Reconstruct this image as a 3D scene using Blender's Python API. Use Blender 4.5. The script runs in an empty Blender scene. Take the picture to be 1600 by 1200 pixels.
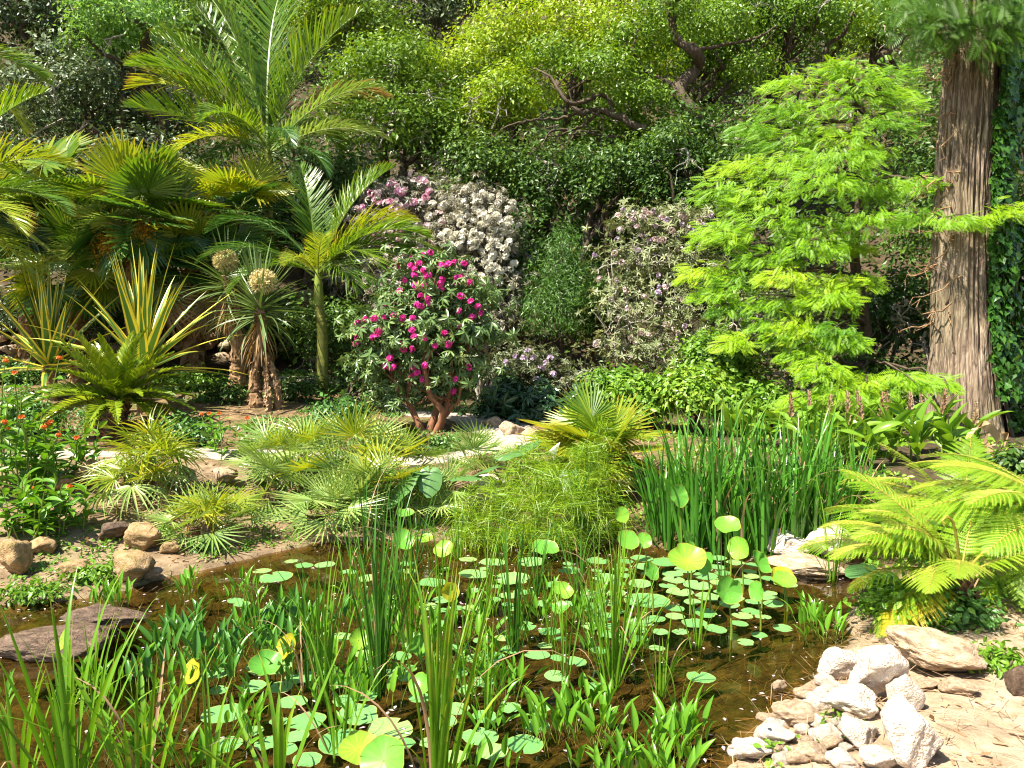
import bpy, math
import numpy as np
from mathutils import Matrix, Vector

# ------------------------------------------------------------------ camera, sky, sun, exposure
sc = bpy.context.scene
COL = sc.collection
FPX, HOR, CAMZ = 1200.0, 520.0, 1.7
PITCH = math.atan((600 - HOR) / FPX)
cam = bpy.data.objects.new('camera', bpy.data.cameras.new('camera'))
COL.objects.link(cam)
cam.location = (0, 0, CAMZ)
cam.rotation_euler = (math.pi / 2 - PITCH, 0, 0)
cam.data.lens = 36 * FPX / 1600
cam.data.clip_start, cam.data.clip_end = 0.05, 600
sc.camera = cam

SUN_DIR = Vector((-0.52, -0.38, 1.0)).normalized()      # towards the sun
world = bpy.data.worlds.new('World')
sc.world = world
world.use_nodes = True
wn = world.node_tree
sky = wn.nodes.new('ShaderNodeTexSky')
sky.sky_type = 'NISHITA'
sky.sun_disc = False
sky.sun_elevation = math.asin(SUN_DIR.z)
sky.sun_rotation = math.atan2(SUN_DIR.x, SUN_DIR.y)
bg = wn.nodes['Background']
wn.links.new(sky.outputs[0], bg.inputs[0])
bg.inputs[1].default_value = 0.068
sun = bpy.data.objects.new('sun', bpy.data.lights.new('sun', 'SUN'))
COL.objects.link(sun)
sun.data.energy = 5.0
sun.data.angle = math.radians(0.5)
sun.data.color = (1.0, 0.93, 0.80)
sun.rotation_euler = SUN_DIR.to_track_quat('Z', 'Y').to_euler()
sun.location = (-10, -4, 20)
sc.view_settings.view_transform = 'Standard'
sc.view_settings.look = 'None'
sc.view_settings.exposure = 1.6
sc.view_settings.gamma = 1
sc.render.engine = 'CYCLES'
sc.cycles.max_bounces = 7
sc.cycles.diffuse_bounces = 3
sc.cycles.glossy_bounces = 2
sc.cycles.transmission_bounces = 4
sc.cycles.transparent_max_bounces = 6
sc.cycles.sample_clamp_indirect = 4
sc.cycles.use_denoising = True
sc.cycles.adaptive_threshold = 0.02
sc.cycles.pixel_filter_type = 'BLACKMAN_HARRIS'
sc.cycles.filter_width = 1.15

RNG = np.random.default_rng(11)
PI = math.pi

# ------------------------------------------------------------------ picking points in space
def ray(px, py):
    u, v = (px - 800) / FPX, -(py - 600) / FPX
    c, s = math.cos(PITCH), math.sin(PITCH)
    return np.array([u, c + v * s, -s + v * c])
def P(px, py, Y):
    d = ray(px, py)
    return np.array([0, 0, CAMZ]) + d * (Y / d[1])
def G(px, py, z=0.0):
    d = ray(px, py)
    return np.array([0, 0, CAMZ]) + d * ((z - CAMZ) / d[2])
def ss(a, b, x):
    t = np.clip((x - a) / (b - a), 0, 1)
    return t * t * (3 - 2 * t)

def _hash(ix, iy, iz):
    h = (ix * 374761393 + iy * 668265263 + iz * 2147483647 + 12345) & 0xffffffff
    h = ((h ^ (h >> 13)) * 1274126177) & 0xffffffff
    h = (h ^ (h >> 16)) & 0xffffffff
    return (h & 0xffff) / 65535.0
def vnoise(p):
    p = np.asarray(p, float)
    i = np.floor(p).astype(np.int64); f = p - i
    f = f * f * (3 - 2 * f)
    r = 0
    for dx in (0, 1):
        for dy in (0, 1):
            for dz in (0, 1):
                w = (f[..., 0] if dx else 1 - f[..., 0]) * (f[..., 1] if dy else 1 - f[..., 1]) * (f[..., 2] if dz else 1 - f[..., 2])
                r = r + w * _hash(i[..., 0] + dx, i[..., 1] + dy, i[..., 2] + dz)
    return r * 2 - 1
def fbm(p, o=4):
    p = np.asarray(p, float); r = 0; a = 1
    for k in range(o):
        r = r + a * vnoise(p + 17.3 * k); p = p * 2.03; a *= .5
    return r

# pond outline on the water plane
POND = np.array([G(x, y)[:2] for x, y in [
    (-900, 985), (-300, 965), (0, 948), (90, 940), (170, 930), (250, 905), (330, 888), (420, 866), (500, 848), (620, 846), (740, 846),
    (860, 842), (980, 850), (1090, 862), (1180, 866), (1240, 880), (1320, 886), (1350, 915), (1325, 965), (1330, 1005), (1285, 1050),
    (1235, 1095), (1170, 1160), (1110, 1240), (1050, 1400)]] + [np.array([0.2, 1.3]), np.array([-3, 1.2]), np.array([-7, 1.6])])
def pond_sd(x, y):
    """signed distance to the pond edge, negative inside"""
    x = np.asarray(x, float); y = np.asarray(y, float)
    dmin = np.full(x.shape, 1e9); inside = np.zeros(x.shape, bool)
    for a, b in zip(POND, np.roll(POND, -1, 0)):
        e = b - a
        t = np.clip(((x - a[0]) * e[0] + (y - a[1]) * e[1]) / (e @ e), 0, 1)
        dmin = np.minimum(dmin, np.hypot(x - a[0] - t * e[0], y - a[1] - t * e[1]))
        c = ((a[1] > y) != (b[1] > y)) & (x < (b[0] - a[0]) * (y - a[1]) / (b[1] - a[1] + 1e-12) + a[0])
        inside ^= c
    return np.where(inside, -dmin, dmin)
def H(x, y):
    x = np.asarray(x, float); y = np.asarray(y, float)
    d = pond_sd(x, y)
    q = np.stack([x, y, np.zeros_like(x)], -1)
    n = fbm(q * .9, 3) * .05 + fbm(q * 5, 3) * .014
    bank = .02 + .40 * ss(0, 2.6, d)
    low = .02 + .13 * ss(0, .7, d)
    w = ss(.4, 1.2, x) * (1 - ss(4.4, 5.6, y))
    w = np.maximum(w, 1 - ss(1.2, 2.2, y))
    out = bank * (1 - w) + low * w + n * ss(0, .6, d)
    left = 1 - ss(-2.6, -1.4, x)
    out = out + left * .13 * np.clip(y - 9, 0, 5.6)
    out = out + ss(14.7, 15.0, y) * (1 - ss(-4.4, -3.4, x)) * 1.0
    hill = np.clip(y - 13.5, 0, 60)
    out = out + .56 * hill * ss(0, 4, hill) + ss(2, 8, hill) * fbm(q * .35, 2) * .6
    out = out + np.clip(x - 7.5, 0, 20) * .35 * ss(7, 9, y) + np.clip(-x - 10.5, 0, 20) * .3 * ss(6, 9, y)
    inn = -.03 - .30 * ss(0, 1.1, -d) + n * .6
    return np.where(d > 0, out, inn)
def hz(x, y): return float(H(np.array([x]), np.array([y]))[0])
def GT(px, py):
    """where the ray through a pixel meets the ground or the water"""
    d = ray(px, py); Y = np.arange(1.5, 45, .02)
    pts = np.array([0, 0, CAMZ]) + d * (Y / d[1])[:, None]
    k = np.argmax(pts[:, 2] < np.maximum(H(pts[:, 0], pts[:, 1]), 0))
    p = pts[k].copy(); p[2] = max(hz(p[0], p[1]), 0)
    return p
def at(px, Y):
    x = P(px, HOR, Y)[0]
    return np.array([x, Y, hz(x, Y)])

# ------------------------------------------------------------------ materials
def nodes(m):
    m.use_nodes = True
    return m.node_tree.nodes, m.node_tree.links, m.node_tree.nodes['Principled BSDF']
def ramp(N, stops):
    r = N.new('ShaderNodeValToRGB'); e = r.color_ramp.elements
    while len(e) < len(stops): e.new(.5)
    for k, (p, c) in enumerate(stops):
        e[k].position = p; e[k].color = (*c, 1)
    return r
def leafmat(name, stops, trans=.35, rough=.42, tip=None, tip_from=.75, objw=.35, spec=.5, tint=(1.25, 1.15, .5), edge=None, mott=None):
    m = bpy.data.materials.new(name); N, L, b = nodes(m)
    a = N.new('ShaderNodeAttribute'); a.attribute_name = 'rnd'
    oi = N.new('ShaderNodeObjectInfo')
    mx = N.new('ShaderNodeMix'); mx.inputs[0].default_value = objw
    L.new(a.outputs['Fac'], mx.inputs[2]); L.new(oi.outputs['Random'], mx.inputs[3])
    r = ramp(N, stops); L.new(mx.outputs[0], r.inputs[0])
    col = r.outputs[0]
    if tip or edge:
        t = N.new('ShaderNodeAttribute'); t.attribute_name = 'tt'
        mr = N.new('ShaderNodeMapRange'); mr.inputs[1].default_value = tip_from; mr.inputs[2].default_value = 1.0
        if edge: mr.interpolation_type = 'SMOOTHSTEP'; mr.inputs[2].default_value = tip_from + .1
        L.new(t.outputs['Fac'], mr.inputs[0])
        cm = N.new('ShaderNodeMix'); cm.data_type = 'RGBA'
        L.new(mr.outputs[0], cm.inputs[0]); L.new(col, cm.inputs[6]); cm.inputs[7].default_value = (*(tip or edge), 1)
        col = cm.outputs[2]
    if mott:
        tc = N.new('ShaderNodeTexCoord'); n = N.new('ShaderNodeTexNoise'); n.inputs['Scale'].default_value = mott[0]; n.inputs['Detail'].default_value = 5; L.new(tc.outputs['Object'], n.inputs[0])
        va = N.new('ShaderNodeVectorMath'); va.operation = 'ADD'; L.new(tc.outputs['Object'], va.inputs[0]); L.new(oi.outputs['Location'], va.inputs[1]); L.new(va.outputs[0], n.inputs[0])
        nr = N.new('ShaderNodeMapRange'); nr.inputs[1].default_value = mott[2]; nr.inputs[2].default_value = mott[2] + .12; L.new(n.outputs[0], nr.inputs[0])
        cm2 = N.new('ShaderNodeMix'); cm2.data_type = 'RGBA'; L.new(nr.outputs[0], cm2.inputs[0]); L.new(col, cm2.inputs[6]); cm2.inputs[7].default_value = (*mott[1], 1); col = cm2.outputs[2]
    L.new(col, b.inputs['Base Color'])
    b.inputs['Roughness'].default_value = rough
    b.inputs['Specular IOR Level'].default_value = spec
    tr = N.new('ShaderNodeBsdfTranslucent')
    tm = N.new('ShaderNodeMix'); tm.data_type = 'RGBA'; tm.blend_type = 'MULTIPLY'; tm.inputs[0].default_value = 1; tm.clamp_result = False
    L.new(col, tm.inputs[6]); tm.inputs[7].default_value = (*tint, 1); L.new(tm.outputs[2], tr.inputs[0])
    ms = N.new('ShaderNodeMixShader'); ms.inputs[0].default_value = trans
    L.new(b.outputs[0], ms.inputs[1]); L.new(tr.outputs[0], ms.inputs[2])
    L.new(ms.outputs[0], N['Material Output'].inputs[0])
    return m
def roughmat(name, c1, c2, scale=8, rough=.85, bump=.4, c3=None, dist=.02, stretch=(1, 1, 1), mid=.5, detail=6, objvar=0, spec=.3):
    m = bpy.data.materials.new(name); N, L, b = nodes(m)
    tc = N.new('ShaderNodeTexCoord'); mp = N.new('ShaderNodeMapping'); mp.inputs['Scale'].default_value = stretch
    L.new(tc.outputs['Object'], mp.inputs[0])
    if objvar:
        oi = N.new('ShaderNodeObjectInfo'); ml = N.new('ShaderNodeMath'); ml.operation = 'MULTIPLY'; ml.inputs[1].default_value = 37
        L.new(oi.outputs['Random'], ml.inputs[0]); L.new(ml.outputs[0], mp.inputs['Location'])
    n1 = N.new('ShaderNodeTexNoise'); n1.inputs['Scale'].default_value = scale; n1.inputs['Detail'].default_value = detail; n1.inputs['Roughness'].default_value = .65
    L.new(mp.outputs[0], n1.inputs[0])
    st = [(mid - .2, c1), (mid + .2, c2)] if c3 is None else [(mid - .22, c1), (mid, c2), (mid + .2, c3)]
    r = ramp(N, st); L.new(n1.outputs[0], r.inputs[0])
    L.new(r.outputs[0], b.inputs['Base Color'])
    b.inputs['Roughness'].default_value = rough; b.inputs['Specular IOR Level'].default_value = spec
    n2 = N.new('ShaderNodeTexNoise'); n2.inputs['Scale'].default_value = scale * 4; n2.inputs['Detail'].default_value = 8
    L.new(mp.outputs[0], n2.inputs[0])
    bp = N.new('ShaderNodeBump'); bp.inputs['Strength'].default_value = bump; bp.inputs['Distance'].default_value = dist
    L.new(n2.outputs[0], bp.inputs['Height']); L.new(bp.outputs[0], b.inputs['Normal'])
    return m

M = {}
M['oak_yellow'] = leafmat('oak_yellow_leaf', [(0, (.11, .22, .009)), (.45, (.23, .36, .010)), (.88, (.38, .44, .012)), (1, (.44, .30, .02))], .38)
M['oak_green'] = leafmat('oak_green_leaf', [(0, (.06, .14, .012)), (.6, (.15, .27, .012)), (1, (.36, .44, .015))], .35)
M['mid_green'] = leafmat('mid_green_leaf', [(0, (.05, .11, .014)), (.6, (.13, .23, .016)), (1, (.31, .42, .025))], .32, .42, spec=.3)
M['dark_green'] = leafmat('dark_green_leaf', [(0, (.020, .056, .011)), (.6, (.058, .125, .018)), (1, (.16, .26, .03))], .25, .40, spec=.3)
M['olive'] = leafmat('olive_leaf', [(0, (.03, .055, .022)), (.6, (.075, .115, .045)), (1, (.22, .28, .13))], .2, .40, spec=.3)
M['pale_green'] = leafmat('pale_green_leaf', [(0, (.10, .24, .04)), (1, (.28, .48, .11))], .35)
M['cypress'] = leafmat('cypress_needles', [(0, (.08, .23, .006)), (.45, (.23, .44, .007)), (1, (.43, .58, .010))], .40, .5)
M['cypress_dark'] = leafmat('cypress_dark_needles', [(0, (.035, .11, .006)), (1, (.11, .24, .010))], .38, .5)
M['bush_green'] = leafmat('bright_bush_leaf', [(0, (.07, .17, .015)), (.6, (.15, .30, .02)), (1, (.34, .46, .05))], .35, .4)
M['rhodo'] = leafmat('rhododendron_leaf', [(0, (.05, .11, .03)), (.6, (.11, .19, .05)), (.9, (.22, .31, .10)), (1, (.32, .26, .08))], .18, .36)
M['rhodo_dusty'] = leafmat('dusty_shrub_leaf', [(0, (.08, .09, .05)), (.5, (.16, .15, .10)), (1, (.27, .25, .17))], .15, .45)
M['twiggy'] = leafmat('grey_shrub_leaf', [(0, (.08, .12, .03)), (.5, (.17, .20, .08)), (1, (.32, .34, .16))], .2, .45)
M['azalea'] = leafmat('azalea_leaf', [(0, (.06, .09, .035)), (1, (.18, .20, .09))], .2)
M['fatsia'] = leafmat('fatsia_leaf', [(0, (.02, .06, .022)), (1, (.06, .13, .045))], .15, .25)
M['palm'] = leafmat('palm_leaflet', [(0, (.05, .13, .014)), (.6, (.12, .23, .016)), (1, (.27, .36, .02))], .38, .34, tip=(.40, .34, .03), tip_from=.86)
M['palm_dark'] = leafmat('dark_palm_leaflet', [(0, (.025, .085, .018)), (.7, (.065, .16, .03)), (1, (.16, .26, .03))], .32, .3, tip=(.25, .24, .03), tip_from=.9)
M['palm_yellow'] = leafmat('yellow_palm_leaflet', [(0, (.17, .27, .015)), (.6, (.30, .36, .02)), (1, (.46, .42, .03))], .4, .4, tip=(.52, .36, .04), tip_from=.78)
M['palm_dead'] = leafmat('dry_palm_leaflet', [(0, (.22, .12, .04)), (1, (.45, .30, .14))], .25, .7)
M['palm_pale'] = leafmat('pale_palm_leaflet', [(0, (.14, .25, .05)), (.6, (.26, .38, .09)), (1, (.45, .52, .18))], .3, .32, tip=(.48, .44, .14), tip_from=.88, tint=(1.15, 1.1, .5))
M['cycad'] = leafmat('cycad_leaflet', [(0, (.09, .17, .010)), (.6, (.19, .27, .012)), (1, (.34, .38, .015))], .25, .26)
M['agave'] = leafmat('agave_leaf', [(0, (.05, .14, .03)), (1, (.10, .20, .04))], .12, .35, edge=(.66, .56, .06), tip_from=.5)
M['yucca'] = leafmat('yucca_leaf', [(0, (.06, .12, .03)), (.7, (.13, .2, .06)), (1, (.28, .32, .10))], .2, .35)
M['iris'] = leafmat('iris_blade', [(0, (.03, .13, .018)), (.6, (.08, .24, .022)), (1, (.17, .34, .03))], .3, .28, tip=(.25, .34, .04), tip_from=.85)
M['reed'] = leafmat('reed_blade', [(0, (.06, .18, .012)), (.6, (.14, .30, .015)), (1, (.26, .40, .02))], .4, .32, tip=(.36, .34, .05), tip_from=.86, mott=(4, (.30, .36, .03), .6))
M['reed_dark'] = leafmat('dark_reed_blade', [(0, (.03, .11, .012)), (1, (.09, .23, .02))], .32, .3)
M['pickerel'] = leafmat('pickerel_leaf', [(0, (.06, .19, .014)), (.6, (.13, .31, .018)), (1, (.25, .42, .03))], .38, .3, mott=(9, (.30, .34, .03), .66))
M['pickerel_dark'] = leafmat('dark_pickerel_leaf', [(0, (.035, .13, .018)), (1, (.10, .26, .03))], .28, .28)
M['pad'] = leafmat('floating_lotus_leaf', [(0, (.09, .26, .07)), (.6, (.17, .37, .12)), (1, (.30, .46, .12))], .1, .30, objw=.7, spec=.9, tip=(.30, .30, .06), tip_from=.94, mott=(3.2, (.34, .30, .06), .63))
M['lotus'] = leafmat('raised_lotus_leaf', [(0, (.09, .30, .04)), (.6, (.16, .40, .04)), (1, (.32, .46, .03))], .3, .4, objw=.7, spec=.4, tip=(.34, .32, .04), tip_from=.94, mott=(2.6, (.36, .32, .04), .70))
M['lotus_yellow'] = leafmat('yellowing_lotus_leaf', [(0, (.36, .42, .02)), (1, (.55, .44, .03))], .4, .45, objw=.7, spec=.4)
M['fern'] = leafmat('fern_pinnule', [(0, (.13, .33, .012)), (.6, (.22, .43, .014)), (1, (.38, .52, .018))], .40, .42)
M['fern_yellow'] = leafmat('yellow_fern_pinnule', [(0, (.40, .36, .01)), (1, (.60, .48, .02))], .42, .45)
M['feather'] = leafmat('feathery_stems', [(0, (.13, .26, .008)), (.6, (.22, .36, .010)), (1, (.38, .42, .02))], .4, .45)
M['ginger'] = leafmat('ginger_leaf', [(0, (.09, .22, .015)), (.6, (.17, .32, .025)), (1, (.36, .44, .05))], .35, .33)
M['taro'] = leafmat('taro_leaf', [(0, (.05, .15, .04)), (1, (.13, .26, .07))], .25, .33)
M['milkweed'] = leafmat('milkweed_leaf', [(0, (.06, .17, .012)), (.6, (.12, .28, .016)), (1, (.28, .42, .03))], .35, .36)
M['herb'] = leafmat('herb_leaf', [(0, (.04, .13, .025)), (.6, (.09, .22, .035)), (1, (.2, .34, .07))], .3, .4)
M['ivy'] = leafmat('ivy_leaf', [(0, (.025, .085, .015)), (.6, (.06, .16, .02)), (1, (.14, .28, .03))], .25, .26)
M['magenta'] = leafmat('magenta_petal', [(0, (.62, .02, .26)), (1, (.85, .07, .46))], .3, .5, tint=(1.1, .9, .9))
M['rose'] = leafmat('rose_petal', [(0, (.66, .24, .42)), (1, (.82, .50, .62))], .3, .5, tint=(1, 1, 1))
M['white_petal'] = leafmat('white_petal', [(0, (.66, .62, .50)), (1, (.85, .82, .74))], .3, .5, tint=(1, 1, .9))
M['lilac'] = leafmat('lilac_petal', [(0, (.42, .28, .46)), (1, (.62, .48, .62))], .3, .5, tint=(1, 1, 1))
M['blush'] = leafmat('blush_petal', [(0, (.58, .42, .42)), (1, (.76, .64, .60))], .3, .5, tint=(1, 1, 1))
M['orange'] = leafmat('orange_petal', [(0, (.75, .10, .015)), (.6, (.80, .22, .02)), (1, (.85, .42, .03))], .25, .5, tint=(1, 1, 1))
M['cream'] = leafmat('cream_floret', [(0, (.50, .40, .16)), (1, (.75, .66, .36))], .25, .6, tint=(1, 1, .8))
M['gold'] = leafmat('golden_flower', [(0, (.42, .20, .01)), (1, (.60, .34, .02))], .25, .6, tint=(1, 1, .8))
M['spike'] = leafmat('ginger_seed_spike', [(0, (.24, .13, .07)), (.6, (.36, .23, .13)), (1, (.44, .36, .22))], .15, .6)
M['stalk'] = leafmat('green_stalk', [(0, (.10, .17, .015)), (1, (.20, .26, .03))], .1, .45)
M['fern_stalk'] = roughmat('fern_stalk', (.20, .16, .02), (.34, .30, .04), 20, .6, .2)
M['dry'] = leafmat('dry_leaf', [(0, (.20, .11, .05)), (.6, (.38, .24, .13)), (1, (.55, .40, .26))], .2, .7)
M['twig'] = roughmat('grey_twig', (.28, .24, .20), (.46, .41, .35), 12, .8, .3)
M['bark'] = roughmat('dark_bark', (.035, .026, .018), (.13, .095, .06), 14, .9, .6, stretch=(1, 1, .35))
M['bark_red'] = roughmat('red_bark', (.11, .045, .022), (.30, .14, .07), 14, .8, .5, stretch=(1, 1, .3))
M['bark_fibre'] = roughmat('fibre_bark', (.07, .04, .02), (.27, .16, .08), 10, .95, .8, c3=(.38, .26, .15), stretch=(1, 1, .25))
M['palm_trunk'] = roughmat('green_ringed_trunk', (.10, .12, .02), (.24, .24, .05), 6, .5, .2, stretch=(1, 1, 5))
M['crownshaft'] = roughmat('green_crownshaft', (.14, .20, .03), (.24, .28, .05), 4, .4, .1)
def bark_big():
    m = bpy.data.materials.new('furrowed_bark'); N, L, b = nodes(m)
    tc = N.new('ShaderNodeTexCoord'); mp = N.new('ShaderNodeMapping'); mp.inputs['Scale'].default_value = (1, 1, .15)
    L.new(tc.outputs['Object'], mp.inputs[0])
    n = N.new('ShaderNodeTexNoise'); n.inputs['Scale'].default_value = 26; n.inputs['Detail'].default_value = 8; n.inputs['Roughness'].default_value = .6; n.inputs['Distortion'].default_value = 1.1
    L.new(mp.outputs[0], n.inputs[0])
    r = ramp(N, [(.30, (.045, .032, .022)), (.45, (.17, .118, .078)), (.58, (.31, .235, .165)), (.75, (.44, .37, .29))]); L.new(n.outputs[0], r.inputs[0])
    n3 = N.new('ShaderNodeTexNoise'); n3.inputs['Scale'].default_value = 1.3; L.new(tc.outputs['Object'], n3.inputs[0])
    r3 = ramp(N, [(.4, (1, 1, 1)), (.65, (.72, .80, .62))]); L.new(n3.outputs[0], r3.inputs[0])
    mu = N.new('ShaderNodeMix'); mu.data_type = 'RGBA'; mu.blend_type = 'MULTIPLY'; mu.inputs[0].default_value = .8
    L.new(r.outputs[0], mu.inputs[6]); L.new(r3.outputs[0], mu.inputs[7]); L.new(mu.outputs[2], b.inputs['Base Color'])
    b.inputs['Roughness'].default_value = .9
    bp = N.new('ShaderNodeBump'); bp.inputs['Strength'].default_value = .9; bp.inputs['Distance'].default_value = .03
    L.new(n.outputs[0], bp.inputs['Height']); L.new(bp.outputs[0], b.inputs['Normal'])
    return m
M['bark_big'] = bark_big()
M['rock_white'] = roughmat('white_limestone', (.32, .21, .13), (.64, .53, .42), 2.6, .9, .9, c3=(.78, .71, .62), dist=.03, objvar=1, mid=.46, detail=10)
M['rock_tan'] = roughmat('tan_stone', (.16, .10, .055), (.38, .27, .17), 4, .9, .7, c3=(.52, .42, .31), objvar=1)
M['rock_brown'] = roughmat('brown_mossy_stone', (.12, .12, .025), (.30, .19, .09), 3.5, .9, .7, c3=(.44, .31, .18), objvar=1)
M['rock_grey'] = roughmat('grey_wet_stone', (.03, .02, .012), (.11, .07, .045), 4, .6, .8, c3=(.22, .15, .10), objvar=1)
M['path'] = roughmat('pale_path', (.24, .20, .16), (.44, .38, .30), 2.2, .95, .4)

def ground_mat():
    m = bpy.data.materials.new('garden_soil'); N, L, b = nodes(m)
    tc = N.new('ShaderNodeTexCoord')
    def noise(s, d=6, w=.6):
        n = N.new('ShaderNodeTexNoise'); n.inputs['Scale'].default_value = s; n.inputs['Detail'].default_value = d; n.inputs['Roughness'].default_value = w
        L.new(tc.outputs['Object'], n.inputs[0]); return n
    def mix(fac, a, c):
        x = N.new('ShaderNodeMix'); x.data_type = 'RGBA'
        L.new(fac, x.inputs[0]); L.new(a, x.inputs[6]); L.new(c, x.inputs[7]); return x.outputs[2]
    n1 = noise(7, 8, .7)
    soil = ramp(N, [(.3, (.042, .028, .013)), (.5, (.14, .092, .045)), (.68, (.28, .19, .10))]); L.new(n1.outputs[0], soil.inputs[0])
    sand = ramp(N, [(.3, (.20, .135, .08)), (.5, (.35, .26, .17)), (.7, (.46, .37, .27))]); L.new(n1.outputs[0], sand.inputs[0])
    forest = ramp(N, [(.35, (.03, .022, .012)), (.65, (.09, .065, .035))]); L.new(n1.outputs[0], forest.inputs[0])
    bed = ramp(N, [(.34, (.016, .014, .006)), (.52, (.065, .050, .018)), (.7, (.16, .12, .045))])
    nb = noise(11, 8, .75); L.new(nb.outputs[0], bed.inputs[0])
    moss = ramp(N, [(0, (.05, .085, .012)), (1, (.14, .17, .03))]); L.new(nb.outputs[0], moss.inputs[0])
    def attr(nm):
        a = N.new('ShaderNodeAttribute'); a.attribute_name = nm; return a.outputs['Fac']
    n5 = noise(1.7, 5); mo = ramp(N, [(.52, (0, 0, 0)), (.62, (1, 1, 1))]); L.new(n5.outputs[0], mo.inputs[0])
    ml = N.new('ShaderNodeMath'); ml.operation = 'MULTIPLY'; ml.inputs[1].default_value = .55; L.new(mo.outputs[0], ml.inputs[0])
    c = mix(ml.outputs[0], soil.outputs[0], moss.outputs[0])
    c = mix(attr('sand'), c, sand.outputs[0])
    c = mix(attr('forest'), c, forest.outputs[0])
    c = mix(attr('bed'), c, bed.outputs[0])
    L.new(c, b.inputs['Base Color']); b.inputs['Roughness'].default_value = .95; b.inputs['Specular IOR Level'].default_value = .2
    n2 = noise(45, 8, .7)
    bp = N.new('ShaderNodeBump'); bp.inputs['Strength'].default_value = .7; bp.inputs['Distance'].default_value = .02
    L.new(n2.outputs[0], bp.inputs['Height']); L.new(bp.outputs[0], b.inputs['Normal'])
    return m
M['ground'] = ground_mat()
def water_mat():
    m = bpy.data.materials.new('brown_pond_water'); m.use_nodes = True
    N, L = m.node_tree.nodes, m.node_tree.links
    N.remove(N['Principled BSDF'])
    t = N.new('ShaderNodeBsdfTransparent'); t.inputs[0].default_value = (.70, .60, .38, 1)
    g = N.new('ShaderNodeBsdfGlossy'); g.inputs['Roughness'].default_value = .03
    f = N.new('ShaderNodeFresnel'); f.inputs[0].default_value = 1.33
    tc = N.new('ShaderNodeTexCoord'); n = N.new('ShaderNodeTexNoise'); n.inputs['Scale'].default_value = 5; n.inputs['Detail'].default_value = 3
    L.new(tc.outputs['Object'], n.inputs[0])
    bp = N.new('ShaderNodeBump'); bp.inputs['Strength'].default_value = .12; bp.inputs['Distance'].default_value = .02
    L.new(n.outputs[0], bp.inputs['Height']); L.new(bp.outputs[0], g.inputs['Normal']); L.new(bp.outputs[0], f.inputs['Normal'])
    x = N.new('ShaderNodeMixShader'); L.new(f.outputs[0], x.inputs[0]); L.new(t.outputs[0], x.inputs[1]); L.new(g.outputs[0], x.inputs[2])
    L.new(x.outputs[0], N['Material Output'].inputs[0])
    return m
M['water'] = water_mat()

# ------------------------------------------------------------------ mesh collecting
class MB:
    def __init__(s): s.V = []; s.F = []; s.A = []; s.T = []; s.n = 0
    def add(s, V, F, mat=0, rnd=0.5, tt=0.0):
        V = np.asarray(V, float).reshape(-1, 3); F = np.asarray(F, np.int64)
        s.V.append(V); s.F.append((F + s.n, mat))
        s.A.append(np.broadcast_to(np.asarray(rnd, float), (len(V),))); s.T.append(np.broadcast_to(np.asarray(tt, float), (len(V),)))
        s.n += len(V)
    def mesh(s, name, mats, smooth=False, extra=None):
        me = bpy.data.meshes.new(name)
        V = np.concatenate(s.V)
        me.vertices.add(len(V)); me.vertices.foreach_set('co', V.astype(np.float32).ravel())
        loops = np.concatenate([f.ravel() for f, _ in s.F]); tot = np.concatenate([np.full(len(f), f.shape[1]) for f, _ in s.F])
        mi = np.concatenate([np.full(len(f), m) for f, m in s.F])
        me.loops.add(len(loops)); me.loops.foreach_set('vertex_index', loops.astype(np.int32))
        me.polygons.add(len(tot)); me.polygons.foreach_set('loop_start', np.concatenate([[0], np.cumsum(tot)[:-1]]).astype(np.int32))
        me.polygons.foreach_set('material_index', mi.astype(np.int32))
        me.polygons.foreach_set('use_smooth', np.full(len(tot), smooth))
        for nm, D in (('rnd', s.A), ('tt', s.T)):
            at_ = me.attributes.new(nm, 'FLOAT', 'POINT'); at_.data.foreach_set('value', np.concatenate(D).astype(np.float32))
        for nm, D in (extra or {}).items():
            at_ = me.attributes.new(nm, 'FLOAT', 'POINT'); at_.data.foreach_set('value', np.asarray(D, np.float32))
        for m in (mats if isinstance(mats, (list, tuple)) else [mats]): me.materials.append(m)
        me.update(calc_edges=True)
        return me
def link(name, me, parent=None, loc=(0, 0, 0), mat4=None):
    o = bpy.data.objects.new(name, me); COL.objects.link(o)
    if parent is not None: o.parent = parent
    if mat4 is not None: o.matrix_basis = mat4
    else: o.location = tuple(loc)
    return o
def tag(o, label=None, cat=None, group=None, kind=None):
    if label: o['label'] = label
    if cat: o['category'] = cat
    if group: o['group'] = group
    if kind: o['kind'] = kind
    return o
def thing(name, label, cat, loc, group=None):
    return tag(link(name, None, None, loc), label, cat, group)
def xf(loc, az=0, el=0, roll=0, s=(1, 1, 1)):
    """+Y of the mesh raised by el degrees, turned az degrees about Z (90 = towards the photo's left, 180 = towards the camera)"""
    if not hasattr(s, '__len__'): s = (s, s, s)
    R = math.radians
    return Matrix.Translation(Vector(loc)) @ Matrix.Rotation(R(az), 4, 'Z') @ Matrix.Rotation(R(el), 4, 'X') @ Matrix.Rotation(R(roll), 4, 'Y') @ Matrix.Diagonal((*s, 1))

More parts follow.
